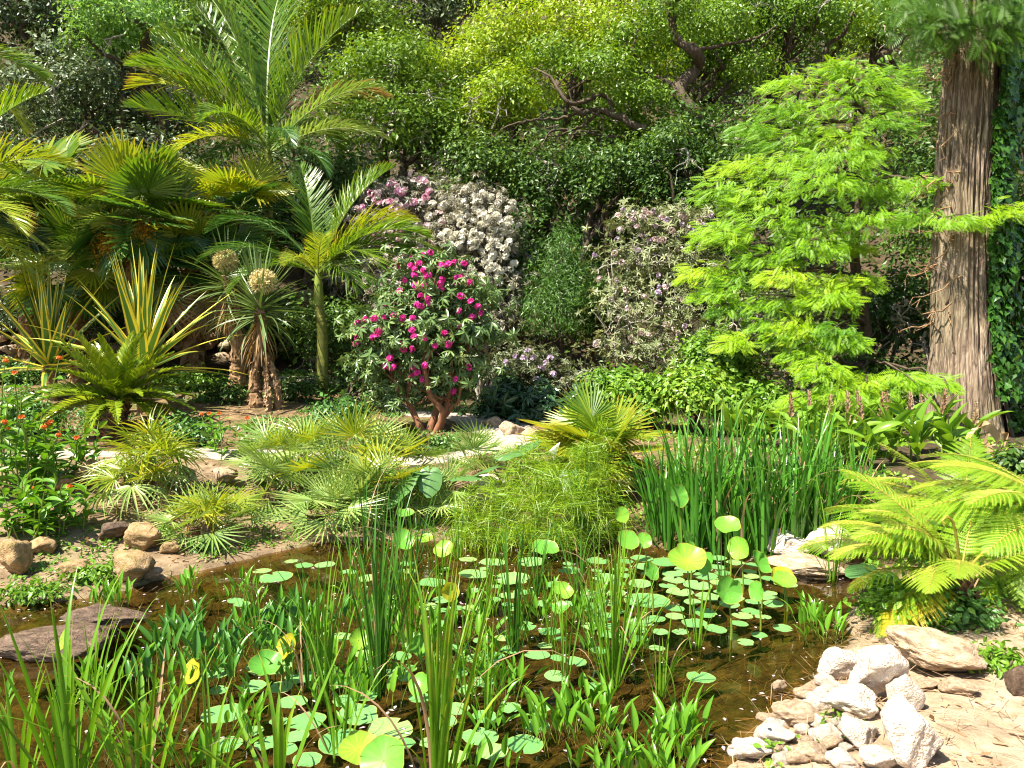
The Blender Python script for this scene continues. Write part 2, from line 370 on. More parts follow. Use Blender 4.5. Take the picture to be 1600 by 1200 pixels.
# ------------------------------------------------------------------ shapes
def unit(v): return v / (np.linalg.norm(v, axis=-1, keepdims=True) + 1e-12)
def tube(mb, pts, rad, sides=6, mat=0, rnd=.5):
    pts = np.asarray(pts, float); n = len(pts); rad = np.broadcast_to(np.asarray(rad, float), (n,))
    t = unit(np.gradient(pts, axis=0)); ref = np.array([0.31, .17, .93]) if abs(t[:, 2]).mean() < .85 else np.array([.93, .3, .1])
    a = unit(np.cross(t, ref)); b = np.cross(t, a)
    th = np.linspace(0, 2 * PI, sides, endpoint=False)
    V = pts[:, None] + rad[:, None, None] * (np.cos(th)[None, :, None] * a[:, None] + np.sin(th)[None, :, None] * b[:, None])
    i = np.arange(n - 1)[:, None] * sides; j = np.arange(sides)[None]; k = (j + 1) % sides
    F = np.stack([i + j, i + k, i + sides + k, i + sides + j], -1).reshape(-1, 4)
    mb.add(V, F, mat, rnd)
    mb.add(V[-1], [list(range(sides))], mat, rnd)
def curve(pts, n=12):
    """smooth Catmull-Rom through the points"""
    p = np.asarray(pts, float); p = np.vstack([2 * p[0] - p[1], p, 2 * p[-1] - p[-2]]); out = []
    m = len(p) - 3; t = np.linspace(0, m - 1e-6, n)
    for u in t:
        i = int(u); f = u - i; a, b, c, d = p[i:i + 4]
        out.append(.5 * (2 * b + (c - a) * f + (2 * a - 5 * b + 4 * c - d) * f * f + (3 * b - a - 3 * c + d) * f ** 3))
    return np.array(out)
def wiggle(rng, a, b, n=8, amp=.1, sag=0):
    a, b = np.asarray(a, float), np.asarray(b, float); t = np.linspace(0, 1, n)[:, None]
    p = a + (b - a) * t; L = np.linalg.norm(b - a)
    off = np.cumsum(rng.normal(0, 1, (n, 3)), 0) * amp * L / n ** .5; off -= off[:1]; off = off - t * off[-1:]
    p = p + off; p[:, 2] += sag * L * (t[:, 0] * (1 - t[:, 0])) * 4
    return p
LEAF2 = (np.array([[0, 0, 0], [.26, .45, .06], [0, 1, -.06], [-.26, .45, .06]]), np.array([[0, 1, 2], [0, 2, 3]]))
LEAF4 = (np.array([[0, 0, 0], [.2, .3, .05], [.2, .65, .04], [0, 1, -.08], [-.2, .65, .04], [-.2, .3, .05], [0, .5, 0]]),
         np.array([[0, 1, 6], [1, 2, 6], [2, 3, 6], [3, 4, 6], [4, 5, 6], [5, 0, 6]]))
NARROW = (np.array([[0, 0, 0], [.11, .45, .02], [0, 1, -.06], [-.11, .45, .02]]), np.array([[0, 1, 2], [0, 2, 3]]))
HEART = (np.array([[0, .05, 0], [.32, -.1, .05], [.48, .22, .08], [.2, .65, .03], [0, 1, -.05], [-.2, .65, .03], [-.48, .22, .08], [-.32, -.1, .05], [0, .4, 0]]),
         np.array([[0, 1, 8], [1, 2, 8], [2, 3, 8], [3, 4, 8], [4, 5, 8], [5, 6, 8], [6, 7, 8], [7, 0, 8]]))
def basis(n, a):
    n = unit(n); y = unit(a - (a * n).sum(-1, keepdims=True) * n); x = np.cross(y, n)
    return np.stack([x, y, n], -1)
def scatter(mb, tmpl, pos, R, S, rnd, mat=0):
    T, F = tmpl[0], tmpl[1]; n = len(pos); k = len(T)
    S = np.broadcast_to(np.asarray(S, float).reshape(-1, 1, 1) if np.ndim(S) else np.full((1, 1, 1), S), (n, 1, 1))
    V = pos[:, None] + np.einsum('nij,kj->nki', R, T) * S
    FF = (np.arange(n)[:, None, None] * k + F[None]).reshape(-1, F.shape[1])
    mb.add(V, FF, mat, np.repeat(np.broadcast_to(rnd, (n,)), k), np.tile(tmpl[2] if len(tmpl) > 2 else np.zeros(k), n))
def rdir(rng, n): return unit(rng.normal(size=(n, 3)))
def foliage(mb, rng, pads, nleaf, size, tmpl=LEAF2, clump=.16, per=26, droop=.25, upw=.45, mat=0, lowcut=-.55, var=.35):
    """leaves in clumps over lumpy pads; pads = [(centre, radii)]"""
    C = np.array([p[0] for p in pads], float); Rr = np.array([p[1] for p in pads], float)
    area = (Rr[:, 0] * Rr[:, 2] + Rr[:, 1] * Rr[:, 2] + Rr[:, 0] * Rr[:, 1]); w = area / area.sum()
    nc = max(len(pads), nleaf // per)
    k = rng.choice(len(pads), nc, p=w)
    d = rdir(rng, nc * 2); d = d[d[:, 2] > lowcut][:nc]; k = k[:len(d)]; nc = len(d)
    cc = C[k] + d * Rr[k] * (rng.uniform(.45, 1.06, (nc, 1)))
    cr = rng.uniform(.6, 1.4, nc)
    tone = rng.uniform(0, 1, nc)
    i = np.repeat(np.arange(nc), per); n = len(i)
    off = rng.normal(0, 1, (n, 3)) * (clump * cr[i])[:, None] * np.array([1, 1, .62])
    pos = cc[i] + off
    nrm = d[i] * .55 + unit(off) * .45 + np.array([0, 0, upw]) + rng.normal(0, .42, (n, 3))
    ax = unit(off) * .8 + rng.normal(0, .7, (n, 3)) + np.array([0, 0, -droop])
    rnd = np.clip(tone[i] * .55 + rng.uniform(0, .45, n), 0, 1)
    scatter(mb, tmpl, pos, basis(nrm, ax), size * rng.uniform(1 - var, 1 + var, n) * rng.uniform(.75, 1.3, nc)[i], rnd, mat)
    return cc
def lobes(rng, c, r, n, fr=.42):
    """n lumpy pads filling an ellipsoid"""
    out = [(np.array(c), np.array(r) * .6)]
    for d in rdir(rng, n):
        if d[2] < -.5: d[2] *= -.5
        out.append((np.array(c) + d * np.array(r) * rng.uniform(.55, .78), np.array(r) * fr * rng.uniform(.75, 1.25)))
    return out
def tree(name, label, cat, px, py, Y, rxp, ryp, leafmat_, size, dens=1.0, nl=14, group=None, tmpl=LEAF2, barkm='bark', seed=0, limbs=6, depth=None, twigs=0, base=None, clump=None, trunk_r=None, upw=.45, droop=.25, visible_limb=0):
    rng = np.random.default_rng(1000 + seed)
    c = P(px, py, Y); rx, ry = rxp * Y / FPX, ryp * Y / FPX; rd = depth or (rx + ry) * .45
    b = np.array(base if base is not None else [c[0] + rng.uniform(-.3, .3), Y + rd * .2, 0.]); b[2] = hz(b[0], b[1])
    if b[2] > c[2] - ry * .6: b[1] -= 1.5; b[2] = min(hz(b[0], b[1]), c[2] - ry * .7)
    t = thing(name, label, cat, b, group)
    pads = [(p - b, r) for p, r in lobes(rng, c, (rx, rd, ry), nl)]
    mb = MB()
    n = int(dens * 2.9 * PI * rx * ry / (.26 * size * size))
    n = min(n, 24000)
    cl = clump or max(.10, size * 1.7)
    foliage(mb, rng, pads, n, size, tmpl, clump=cl, droop=droop, upw=upw)
    link('crown', mb.mesh('crown', leafmat_), t)
    mb = MB(); h = c[2] - b[2]; r0 = trunk_r or max(.05, .06 * h ** .9)
    top = c - b + np.array([0, 0, ry * .35])
    tr = wiggle(rng, (0, 0, -.1), top, 10, .12); tube(mb, tr, np.linspace(r0, r0 * .3, 10), 8)
    for k in range(min(limbs, len(pads) - 1)):
        s = tr[rng.integers(3, 8)]; e = pads[k + 1][0]
        lb = wiggle(rng, s, e, 9, .22); tube(mb, lb, np.linspace(r0 * .5, r0 * .1, 9), 6)
    link('trunk', mb.mesh('trunk', M[barkm], True), t)
    if twigs:
        mb = MB()
        for k in range(twigs):
            p = pads[rng.integers(len(pads))]; d = unit(np.array([rng.normal(0, .7), -1.0, rng.normal(-.3, .5)]))
            s = p[0] + d * p[1] * .5; e = p[0] + d * p[1] * rng.uniform(1.0, 1.2) + np.array([rng.normal(0, .35), 0, rng.normal(-.35, .3)]) * rx * .4
            w = wiggle(rng, s, e, 8, .3); tube(mb, w, np.linspace(.028, .009, 8), 4)
            for q in range(5):
                s2 = w[rng.integers(2, 7)]; tube(mb, wiggle(rng, s2, s2 + rdir(rng, 1)[0] * rng.uniform(.2, .5) + np.array([0, -.1, -.15]), 5, .3), np.linspace(.01, .004, 5), 3)
        tag(link('bare_twigs', mb.mesh('bare_twigs', M['twig']), t), kind='stuff')
    return t, pads

# ------------------------------------------------------------------ ground, water, path
def grid_axis(parts): return np.unique(np.concatenate([np.linspace(a, b, n) for a, b, n in parts]))
gx = grid_axis([(-160, -14, 22), (-14, -7, 50), (-7, 4.5, 190), (4.5, 12, 60), (12, 160, 22)])
gy = grid_axis([(-60, 0, 14), (0, 2.2, 20), (2.2, 9, 130), (9, 16, 90), (16, 45, 70), (45, 260, 18)])
XX, YY = np.meshgrid(gx, gy)
ZZ = H(XX, YY)
nx = len(gx); ii = np.arange(len(gy) - 1)[:, None] * nx; jj = np.arange(nx - 1)[None]
mb = MB(); V = np.stack([XX, YY, ZZ], -1).reshape(-1, 3)
mb.add(V, np.stack([ii + jj, ii + jj + 1, ii + nx + jj + 1, ii + nx + jj], -1).reshape(-1, 4))
sd = pond_sd(V[:, 0], V[:, 1])
nz = fbm(V * np.array([1.2, 1.2, 0]), 3) * .3
sandy = ss(.35, .8, V[:, 0] + nz) * (1 - ss(4.2, 5.0, V[:, 1] + nz))
sandy = np.maximum(sandy, (.25 + .4 * nz) * (1 - ss(7.6, 8.2, V[:, 1] + nz)) * (V[:, 0] < .3))
forest = np.maximum(ss(12, 14.5, V[:, 1]), ss(1.8, 2.8, V[:, 0]) * ss(5.0, 6.0, V[:, 1]))
o = link('ground', mb.mesh('ground', M['ground'], True, {'sand': sandy, 'forest': forest, 'bed': 1 - ss(-.06, .05, sd + nz * .15)}))
tag(o, kind='structure')
mb = MB(); mb.add([[-9, 1.0, 0], [5, 1.0, 0], [5, 7.6, 0], [-9, 7.6, 0]], [[0, 1, 2, 3]])
tag(link('water', mb.mesh('water', M['water'])), kind='structure')

def ribbon(name, pix, widths, mat, lift=.012):
    c = curve([at(x, y) for x, y in pix], 60); w = np.interp(np.linspace(0, 1, 60), np.linspace(0, 1, len(widths)), widths)
    t = unit(np.gradient(c[:, :2], axis=0)); nrm = np.stack([-t[:, 1], t[:, 0]], -1)
    k = np.linspace(-1, 1, 9); rng = np.random.default_rng(3)
    X = c[:, None, :2] + nrm[:, None] * (k[None, :, None] * w[:, None, None] * (1 + .1 * fbm(np.stack([c[:, 0], c[:, 1], c[:, 2] * 0], -1) * 2, 2))[:, None, None])
    Z = H(X[..., 0], X[..., 1]) + lift + .015 - .06 * np.abs(k)[None] ** 6
    V = np.concatenate([X, Z[..., None]], -1).reshape(-1, 3)
    i = np.arange(59)[:, None] * 9; j = np.arange(8)[None]
    mb = MB(); mb.add(V, np.stack([i + j, i + j + 1, i + 9 + j + 1, i + 9 + j], -1).reshape(-1, 4))
    tag(link(name, mb.mesh(name, mat, True)), kind='structure')
ribbon('path', [(-150, 7.7), (120, 7.8), (330, 8.0), (520, 8.1), (660, 8.3), (770, 8.8), (800, 9.6), (765, 10.6), (700, 11.6), (560, 12.4), (430, 12.8)], [.28, .28, .28, .3, .4, .5, .55, .5, .4, .3], M['path'])
print('SETTING done')

# ------------------------------------------------------------------ leaf and frond meshes
def blade(name, mat, L=1.0, w=.012, bend=.6, p=2.0, n=10, fold=.35, base=.7, tipk=3.0, rnd=.5, sway=0.0):
    t = np.linspace(0, 1, n); a = bend * t ** p; ds = L / (n - 1)
    y = np.concatenate([[0], np.cumsum(np.cos(a[:-1]))]) * ds; z = -np.concatenate([[0], np.cumsum(np.sin(a[:-1]))]) * ds
    ww = w * (base + (1 - base) * np.minimum(1, t * 3)) * (1 - t ** tipk); ww[-1] = w * .03
    sx = sway * L * t ** 2
    V = np.stack([np.stack([sx - ww, y, z + fold * ww], -1), np.stack([sx, y, z], -1), np.stack([sx + ww, y, z + fold * ww], -1)], 1).reshape(-1, 3)
    i = np.arange(n - 1) * 3
    F = np.concatenate([np.stack([i, i + 1, i + 4, i + 3], -1), np.stack([i + 1, i + 2, i + 5, i + 4], -1)])
    mb = MB(); mb.add(V, F, 0, rnd, np.repeat(t, 3))
    return mb.mesh(name, mat, True)
def broad_leaf(name, mat, L=.2, w=.03, stalk=.2, bend=.5, sb=.1, fold=.5, n=9, wpos=.4, smat=None, sr=.004, wave=0):
    """a lance or oval blade on a stalk, along +Y"""
    mb = MB(); ts = np.linspace(0, 1, 5)
    sy = stalk * ts; szz = -sb * stalk * ts ** 2
    if stalk > 0: tube(mb, np.stack([ts * 0, sy, szz], -1), np.linspace(sr, sr * .6, 5), 4, 1)
    t = np.linspace(0, 1, n); a = sb * 1.5 + bend * t ** 1.5; ds = L / (n - 1)
    y = sy[-1] + np.concatenate([[0], np.cumsum(np.cos(a[:-1]))]) * ds; z = szz[-1] - np.concatenate([[0], np.cumsum(np.sin(a[:-1]))]) * ds
    k = math.log(.5) / math.log(wpos); ww = w * np.sin(PI * t ** k) ** .85 + 1e-4
    wv = wave * np.sin(t * 17) * ww
    V = np.stack([np.stack([-ww, y, z + fold * ww + wv], -1), np.stack([-.5 * ww, y, z + .35 * fold * ww], -1), np.stack([0 * t, y, z], -1), np.stack([.5 * ww, y, z + .35 * fold * ww], -1), np.stack([ww, y, z + fold * ww - wv], -1)], 1).reshape(-1, 3)
    i = (np.arange(n - 1) * 5)[:, None]; j = np.arange(4)[None]
    mb.add(V, np.stack([i + j, i + j + 1, i + j + 6, i + j + 5], -1).reshape(-1, 4), 0, .5, np.repeat(t, 5))
    return mb.mesh(name, [mat, smat or M['stalk']], True)
def arc(L, bend, p, t):
    tt = np.linspace(0, 1, 60); a = -bend * tt ** p
    y = np.concatenate([[0], np.cumsum(np.cos(a[:-1]))]) * L / 59; z = np.concatenate([[0], np.cumsum(np.sin(a[:-1]))]) * L / 59
    ai = np.interp(t, tt, a)
    pos = np.stack([0 * t, np.interp(t, tt, y), np.interp(t, tt, z)], -1)
    return pos, np.stack([0 * t, np.cos(ai), np.sin(ai)], -1), np.stack([0 * t, -np.sin(ai), np.cos(ai)], -1)
def frond(name, mat, seed, L=2.4, npair=46, ll=.55, bend=.9, p=1.4, vang=25, fwd=35, ldroop=.35, lw=.016, t0=.18, pr=.018, tipshort=.35, smat=None, miss=0.0):
    rng = np.random.default_rng(seed); mb = MB()
    t = np.linspace(0, 1, 16); c, _, _ = arc(L, bend, p, t); tube(mb, c, np.linspace(pr, pr * .15, 16), 5, 1)
    s = np.repeat(np.linspace(0, 1, npair), 2); side = np.tile([1., -1.], npair); t = t0 + (1 - t0) * s
    keep = rng.random(len(t)) >= miss; s, side, t = s[keep], side[keep], t[keep]; n = len(t)
    pos, T, N = arc(L, bend, p, t); X = np.array([1., 0, 0])[None]
    f = np.radians(fwd + 32 * s ** 2 + rng.normal(0, 4, n))[:, None]; v = np.radians(vang + rng.normal(0, 7, n))[:, None]
    D = unit((np.cos(f) * X * side[:, None] + np.sin(f) * T) * np.cos(v) + np.sin(v) * N)
    l = ll * (np.sin(PI * (.14 + .74 * s)) ** .7) * (1 - (1 - tipshort) * s ** 3) * rng.uniform(.92, 1.06, n)
    W = unit(T - (T * D).sum(-1, keepdims=True) * D)
    dr = ldroop * rng.uniform(.6, 1.4, n)
    us = [0, .3, .7, 1]; ws = [.55, 1, .75, .04]; Vs = []
    for u, wk in zip(us, ws):
        q = pos + D * (l * u)[:, None]; q[:, 2] -= dr * l * u ** 2.2
        Vs += [q - W * lw * wk, q + W * lw * wk]
    V = np.stack(Vs, 1).reshape(-1, 3); b = np.arange(n)[:, None] * 8
    F = np.concatenate([b + np.array([[2 * k, 2 * k + 1, 2 * k + 3, 2 * k + 2]]) for k in range(3)])
    mb.add(V, F, 0, np.repeat(rng.random(n), 8), np.tile(np.repeat(us, 2), n))
    return mb.mesh(name, [mat, smat or M['stalk']])
def fan(name, mat, seed, R=.5, nseg=34, spread=300, split=.5, pet=.5, bend=.5, fold=.5, droop=.2, cup=.15, smat=None, pr=.01, jit=.05, widen=1.0):
    """a pleated fan blade and its petiole as two meshes sharing one origin, along +Y"""
    rng = np.random.default_rng(seed); mb = MB()
    tp = np.linspace(0, 1, 7); pp = np.stack([0 * tp, pet * tp, -.12 * pet * tp ** 2], -1); tube(mb, pp, np.linspace(pr, pr * .6, 7), 5)
    stalk = mb.mesh('petiole', smat or M['stalk']); mb = MB()
    h = pp[-1]; th = np.radians(np.linspace(-spread / 2, spread / 2, nseg)) + rng.normal(0, .015, nseg)
    ha = np.radians(spread / nseg / 2) * 1.04
    Rr = R * (.74 + .26 * np.cos(th * .55)) * (1 + rng.normal(0, jit, nseg))
    radii = [.04, split * .6, split, split + (1 - split) * .35, split + (1 - split) * .72, 1.0]; V = []; tts = []
    dk = droop * rng.uniform(.3, 1.7, nseg)
    for r in radii:
        if r <= split: wid = np.tan(ha) * r
        else:
            u = (r - split) / (1 - split); wid = np.tan(ha) * split * (1 + (widen - 1) * math.sin(min(1, u * 2.2) * PI / 2)) * (1 - u ** 1.8) + .0006
        for e in (-1, 0, 1):
            along = r * Rr; lat = e * wid * Rr
            x = np.sin(th) * along + np.cos(th) * lat; y = np.cos(th) * along - np.sin(th) * lat
            z = cup * along * r + (abs(e) - .5) * fold * wid * Rr - dk * Rr * max(0, r - split * .7) ** 2
            V.append(np.stack([x, y, z], -1)); tts.append(r)
    V = np.stack(V, 1); tts = np.array(tts); nv = len(radii) * 3
    cb, sb = math.cos(-bend), math.sin(-bend)
    V = np.stack([V[..., 0], V[..., 1] * cb - V[..., 2] * sb, V[..., 1] * sb + V[..., 2] * cb], -1) + h
    b = np.arange(nseg)[:, None] * nv; F = []
    for k in range(len(radii) - 1):
        F += [b + np.array([[3 * k, 3 * k + 1, 3 * k + 4, 3 * k + 3]]), b + np.array([[3 * k + 1, 3 * k + 2, 3 * k + 5, 3 * k + 4]])]
    mb.add(V.reshape(-1, 3), np.concatenate(F), 0, np.repeat(rng.random(nseg), nv), np.tile(tts, nseg))
    return mb.mesh(name, mat), stalk
def fern_frond(name, mat, seed, L=1.1, npin=25, pl=.25, bend=.9, pw=.017, t0=.2, droop=.45, np2=19):
    rng = np.random.default_rng(seed); mb = MB()
    t = np.linspace(0, 1, 14); c, _, _ = arc(L, bend, 1.3, t); tube(mb, c, np.linspace(.007, .0014, 14), 5, 1)
    for s in np.linspace(0, 1, npin):
        tt = np.array([t0 + (1 - t0) * s * .97]); pos, T, N = arc(L, bend, 1.3, tt); pos, T, N = pos[0], T[0], N[0]
        l0 = pl * (math.sin(PI * (.22 + .66 * s)) ** .8) * (1 - .75 * s ** 4)
        for side in (-1, 1):
            l = l0 * rng.uniform(.9, 1.08); f = math.radians(14 + 28 * s + rng.normal(0, 4)); D = unit(np.array([side * math.cos(f), 0, 0]) + math.sin(f) * T + .12 * N)
            u = np.linspace(0, 1, np2 + 1)
            q = pos + D * (l * u)[:, None]; q[:, 2] -= droop * l * u ** 2; 
            tube(mb, q[::3], np.linspace(.0025, .0008, len(q[::3])), 3, 1)
            W = unit(T - (T @ D) * D); n = len(u) - 1
            for e in (-1, 1):
                k = np.arange(n); uu = (u[:-1] + u[1:]) / 2
                w = pw * (1 - uu ** 2.5) * (.75 + .25 * np.minimum(1, uu * 5)) * rng.uniform(.9, 1.1, n)
                a = q[:-1]; b_ = q[1:]; st = b_ - a
                tip = (a + b_) / 2 + W * (e * w)[:, None] + D * (w * .45)[:, None]; tip[:, 2] -= w * .25
                V = np.stack([a + st * .04, tip - st * .12, tip + st * .2, b_ - st * .22], 1).reshape(-1, 3)
                mb.add(V, k[:, None] * 4 + np.array([[0, 1, 2, 3]]), 0, np.repeat(rng.random() * .5 + rng.random(n) * .5, 4), 0)
    return mb.mesh(name, [mat, M['fern_stalk']])
def ico(sub):
    import bmesh
    bm = bmesh.new(); bmesh.ops.create_icosphere(bm, subdivisions=sub, radius=1)
    V = np.array([v.co[:] for v in bm.verts]); F = np.array([[v.index for v in f.verts] for f in bm.faces]); bm.free(); return V, F
ICO = {k: ico(k) for k in (1, 2, 3, 4, 5)}
def rock_mesh(name, mat, seed, sub=4, cuts=12, rough=.10, smooth=True):
    rng = np.random.default_rng(seed); V, F = ICO[sub]
    n = rdir(rng, cuts); d = rng.uniform(.58, .98, cuts)
    dots = V @ n.T; r = np.where(dots > .05, d / np.maximum(dots, .05), 9).min(1); r = np.minimum(r, 1.15)
    r = r * (1 + rough * fbm(V * 2.3 + seed * 3.1, 5)) - .03 * np.maximum(0, fbm(V * 7 + seed, 3))
    mb = MB(); W = V * r[:, None]; W /= np.abs(W).max(0); mb.add(W, F)
    return mb.mesh(name, mat, smooth)
ROCKS = {}
def rock_me(mat, k, sub=4):
    if (mat, k, sub) not in ROCKS: ROCKS[(mat, k, sub)] = rock_mesh('rock', M[mat], 50 + k, sub)
    return ROCKS[(mat, k, sub)]
def rock(px, py, wp, hp, mat, label, k, group=None, sub=4, depth=.8, rot=None, sink=.22, z=None, tilt=0):
    """a stone whose foot is near pixel (px,py), wp x hp pixels large"""
    p = GT(px, py) if z is None else G(px, py, z); m = p[1] / FPX
    rx, rz = wp * m / 2, hp * m / 2; rng = np.random.default_rng(k * 7 + int(px))
    o = link('rock', rock_me(mat, k % 9, sub))
    o.location = (p[0], p[1] + rx * depth * .6, p[2] + rz * (1 - sink)); o.scale = (rx, rx * depth, rz)
    o.rotation_euler = (tilt, rng.normal(0, .08), rot if rot is not None else rng.uniform(-.5, .5))
    return tag(o, label, 'rock', group)

# ------------------------------------------------------------------ forest on the slope
def undergrowth(name, label, mat, n, xr, yr, size, hgt, seed, kind='stuff', dens=None):
    rng = np.random.default_rng(seed); mb = MB(); nc = n // 22
    x = rng.uniform(*xr, nc); y = rng.uniform(*yr, nc); z = H(x, y); c = np.stack([x, y, z + rng.uniform(.05, hgt, nc)], -1)
    i = np.repeat(np.arange(nc), 22); off = rng.normal(0, 1, (len(i), 3)) * np.array([.3, .3, .22]); pos = c[i] + off
    nr = unit(off) + np.array([-.1, -.4, .5]) + rng.normal(0, .4, off.shape); ax = rng.normal(0, 1, off.shape)
    scatter(mb, LEAF2, pos, basis(nr, ax), size * rng.uniform(.6, 1.4, len(i)), np.clip(rng.random(nc)[i] * .6 + rng.random(len(i)) * .4, 0, 1))
    return tag(link(name, mb.mesh(name, mat)), label, None, None, kind)
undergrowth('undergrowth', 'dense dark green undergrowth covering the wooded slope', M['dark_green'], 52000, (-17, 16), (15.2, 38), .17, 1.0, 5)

# pixel centre, depth, radii in pixels, leaf material, leaf size
FOREST = [
    ('forest_tree', 'dark olive tree with fine grey leaves at top left behind the palms', 140, 175, 18.5, 175, 105, 'olive', .11, 1.0, 'bark', 8),
    ('forest_tree', 'dark tree filling the top left corner', 30, 30, 22, 150, 110, 'olive', .13, .9, 'bark', 0),
    ('forest_tree', 'pale bright green tree high on the slope left of the tall palm', 205, 45, 17.6, 105, 75, 'pale_green', .105, 1.0, 'bark', 4),
    ('forest_tree', 'grey green tree just behind the top of the tall palm', 370, 40, 28, 130, 90, 'mid_green', .15, .9, 'bark', 4),
    ('forest_tree', 'mid green tree right of the tall palm at the top edge', 555, 50, 25, 120, 90, 'mid_green', .14, 1.0, 'bark', 4),
    ('forest_tree', 'green tree with grey bare twigs above the pink and white rhododendron', 640, 190, 18.5, 130, 135, 'mid_green', .10, 1.1, 'bark', 22),
    ('forest_tree', 'dull green tree between the tall palm and the yellow oak at the top edge', 690, 20, 28, 110, 80, 'olive', .15, .9, 'bark', 6),
    ('forest_tree', 'broad yellow green oak in the middle of the slope', 880, 95, 19, 165, 110, 'oak_yellow', .095, 1.0, 'bark', 0),
    ('forest_tree', 'lower yellow oak crown hanging above the dark thicket', 800, 170, 17.8, 85, 75, 'oak_yellow', .09, 1.0, 'bark', 12),
    ('forest_tree', 'green oak with a dark twisted stem right of the yellow oak', 1075, 95, 20, 120, 120, 'oak_green', .10, .9, 'bark', 4),
    ('forest_tree', 'leafy green tree at the top edge above the feathery cypress', 1230, 60, 20, 140, 105, 'oak_green', .10, 1.0, 'bark', 6),
    ('forest_tree', 'added yellow tipped crown standing for highlights between the tall palm and the twiggy green tree', 600, 110, 19.5, 100, 60, 'oak_green', .10, 1.0, 'bark', 4),  # added crown; its lighter yellow leaves stand in for highlights on the twiggy tree
    ('forest_tree', 'yellowish leafy tree high above the cypress near the ivy trunk', 1390, 30, 21, 110, 80, 'oak_green', .11, 1.0, 'bark', 10),
    ('forest_tree', 'dark tree in the top right corner behind the ivy trunk', 1570, 60, 15, 130, 150, 'dark_green', .11, .9, 'bark', 8),
    ('forest_tree', 'oak foliage on the slope behind the twisted stem', 970, 210, 18.5, 120, 60, 'oak_green', .10, 1.0, 'bark', 12),
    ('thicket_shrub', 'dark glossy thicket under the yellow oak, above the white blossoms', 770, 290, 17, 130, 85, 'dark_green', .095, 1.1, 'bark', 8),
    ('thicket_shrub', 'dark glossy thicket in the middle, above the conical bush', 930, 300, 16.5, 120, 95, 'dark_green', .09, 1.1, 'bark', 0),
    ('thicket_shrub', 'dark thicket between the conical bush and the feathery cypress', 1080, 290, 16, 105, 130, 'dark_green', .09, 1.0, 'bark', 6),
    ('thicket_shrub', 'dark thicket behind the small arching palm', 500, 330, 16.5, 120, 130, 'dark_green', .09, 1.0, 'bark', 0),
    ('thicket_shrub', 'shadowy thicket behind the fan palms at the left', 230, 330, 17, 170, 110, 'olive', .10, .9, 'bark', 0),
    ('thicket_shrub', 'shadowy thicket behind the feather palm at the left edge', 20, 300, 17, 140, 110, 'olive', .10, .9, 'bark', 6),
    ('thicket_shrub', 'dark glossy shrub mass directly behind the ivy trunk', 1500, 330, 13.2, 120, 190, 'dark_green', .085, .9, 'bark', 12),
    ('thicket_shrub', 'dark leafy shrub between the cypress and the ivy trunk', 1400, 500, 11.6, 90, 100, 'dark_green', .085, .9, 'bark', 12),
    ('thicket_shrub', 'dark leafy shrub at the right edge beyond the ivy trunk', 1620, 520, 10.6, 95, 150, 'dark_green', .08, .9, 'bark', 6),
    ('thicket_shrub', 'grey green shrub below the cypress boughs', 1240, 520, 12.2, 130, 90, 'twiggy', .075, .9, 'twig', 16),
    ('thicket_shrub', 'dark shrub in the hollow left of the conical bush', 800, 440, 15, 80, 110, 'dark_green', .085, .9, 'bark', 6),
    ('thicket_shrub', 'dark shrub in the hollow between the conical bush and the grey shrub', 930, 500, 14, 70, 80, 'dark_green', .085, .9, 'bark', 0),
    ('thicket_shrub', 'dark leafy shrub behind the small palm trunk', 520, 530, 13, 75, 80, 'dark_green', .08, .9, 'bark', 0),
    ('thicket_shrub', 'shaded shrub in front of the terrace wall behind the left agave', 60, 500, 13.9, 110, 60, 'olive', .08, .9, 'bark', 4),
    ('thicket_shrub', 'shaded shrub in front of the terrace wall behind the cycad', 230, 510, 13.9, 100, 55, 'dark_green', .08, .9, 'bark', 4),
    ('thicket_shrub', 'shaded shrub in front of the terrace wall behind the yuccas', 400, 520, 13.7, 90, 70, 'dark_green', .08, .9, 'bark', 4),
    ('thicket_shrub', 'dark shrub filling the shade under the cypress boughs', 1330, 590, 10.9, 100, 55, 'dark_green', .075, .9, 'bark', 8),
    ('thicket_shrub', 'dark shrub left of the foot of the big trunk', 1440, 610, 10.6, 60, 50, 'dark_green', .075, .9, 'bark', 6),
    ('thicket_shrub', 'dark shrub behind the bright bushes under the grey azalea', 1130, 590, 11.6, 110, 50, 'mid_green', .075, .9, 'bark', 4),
    ('thicket_shrub', 'dark shrub in the shade left of the magenta rhododendron', 560, 600, 11.8, 60, 60, 'dark_green', .08, .9, 'bark', 0),
    ('forest_tree', 'distant green tree closing the slope at the top middle', 800, -40, 31, 160, 90, 'mid_green', .17, .8, 'bark', 0),
    ('forest_tree', 'distant green tree closing the slope above the twisted stem', 1010, -40, 31, 150, 100, 'oak_green', .17, .8, 'bark', 0),
    ('forest_tree', 'distant green tree closing the slope right of the twisted stem', 1200, -50, 31, 150, 100, 'mid_green', .17, .8, 'bark', 0),
    ('forest_tree', 'distant green tree closing the slope above the tall palm', 440, -40, 33, 170, 100, 'mid_green', .17, .8, 'bark', 0),
    ('forest_tree', 'distant green tree closing the slope at the far top left', 130, -60, 33, 180, 110, 'olive', .17, .8, 'bark', 0),
    ('forest_tree', 'distant green tree closing the slope at the far top right', 1400, -70, 30, 160, 110, 'dark_green', .17, .8, 'bark', 0),
]
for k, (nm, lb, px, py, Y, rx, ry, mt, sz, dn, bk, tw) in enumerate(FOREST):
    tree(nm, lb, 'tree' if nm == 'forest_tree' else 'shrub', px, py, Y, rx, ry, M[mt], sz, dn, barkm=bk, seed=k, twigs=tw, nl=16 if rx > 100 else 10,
         group='trees on the slope' if nm == 'forest_tree' else 'thicket shrubs')

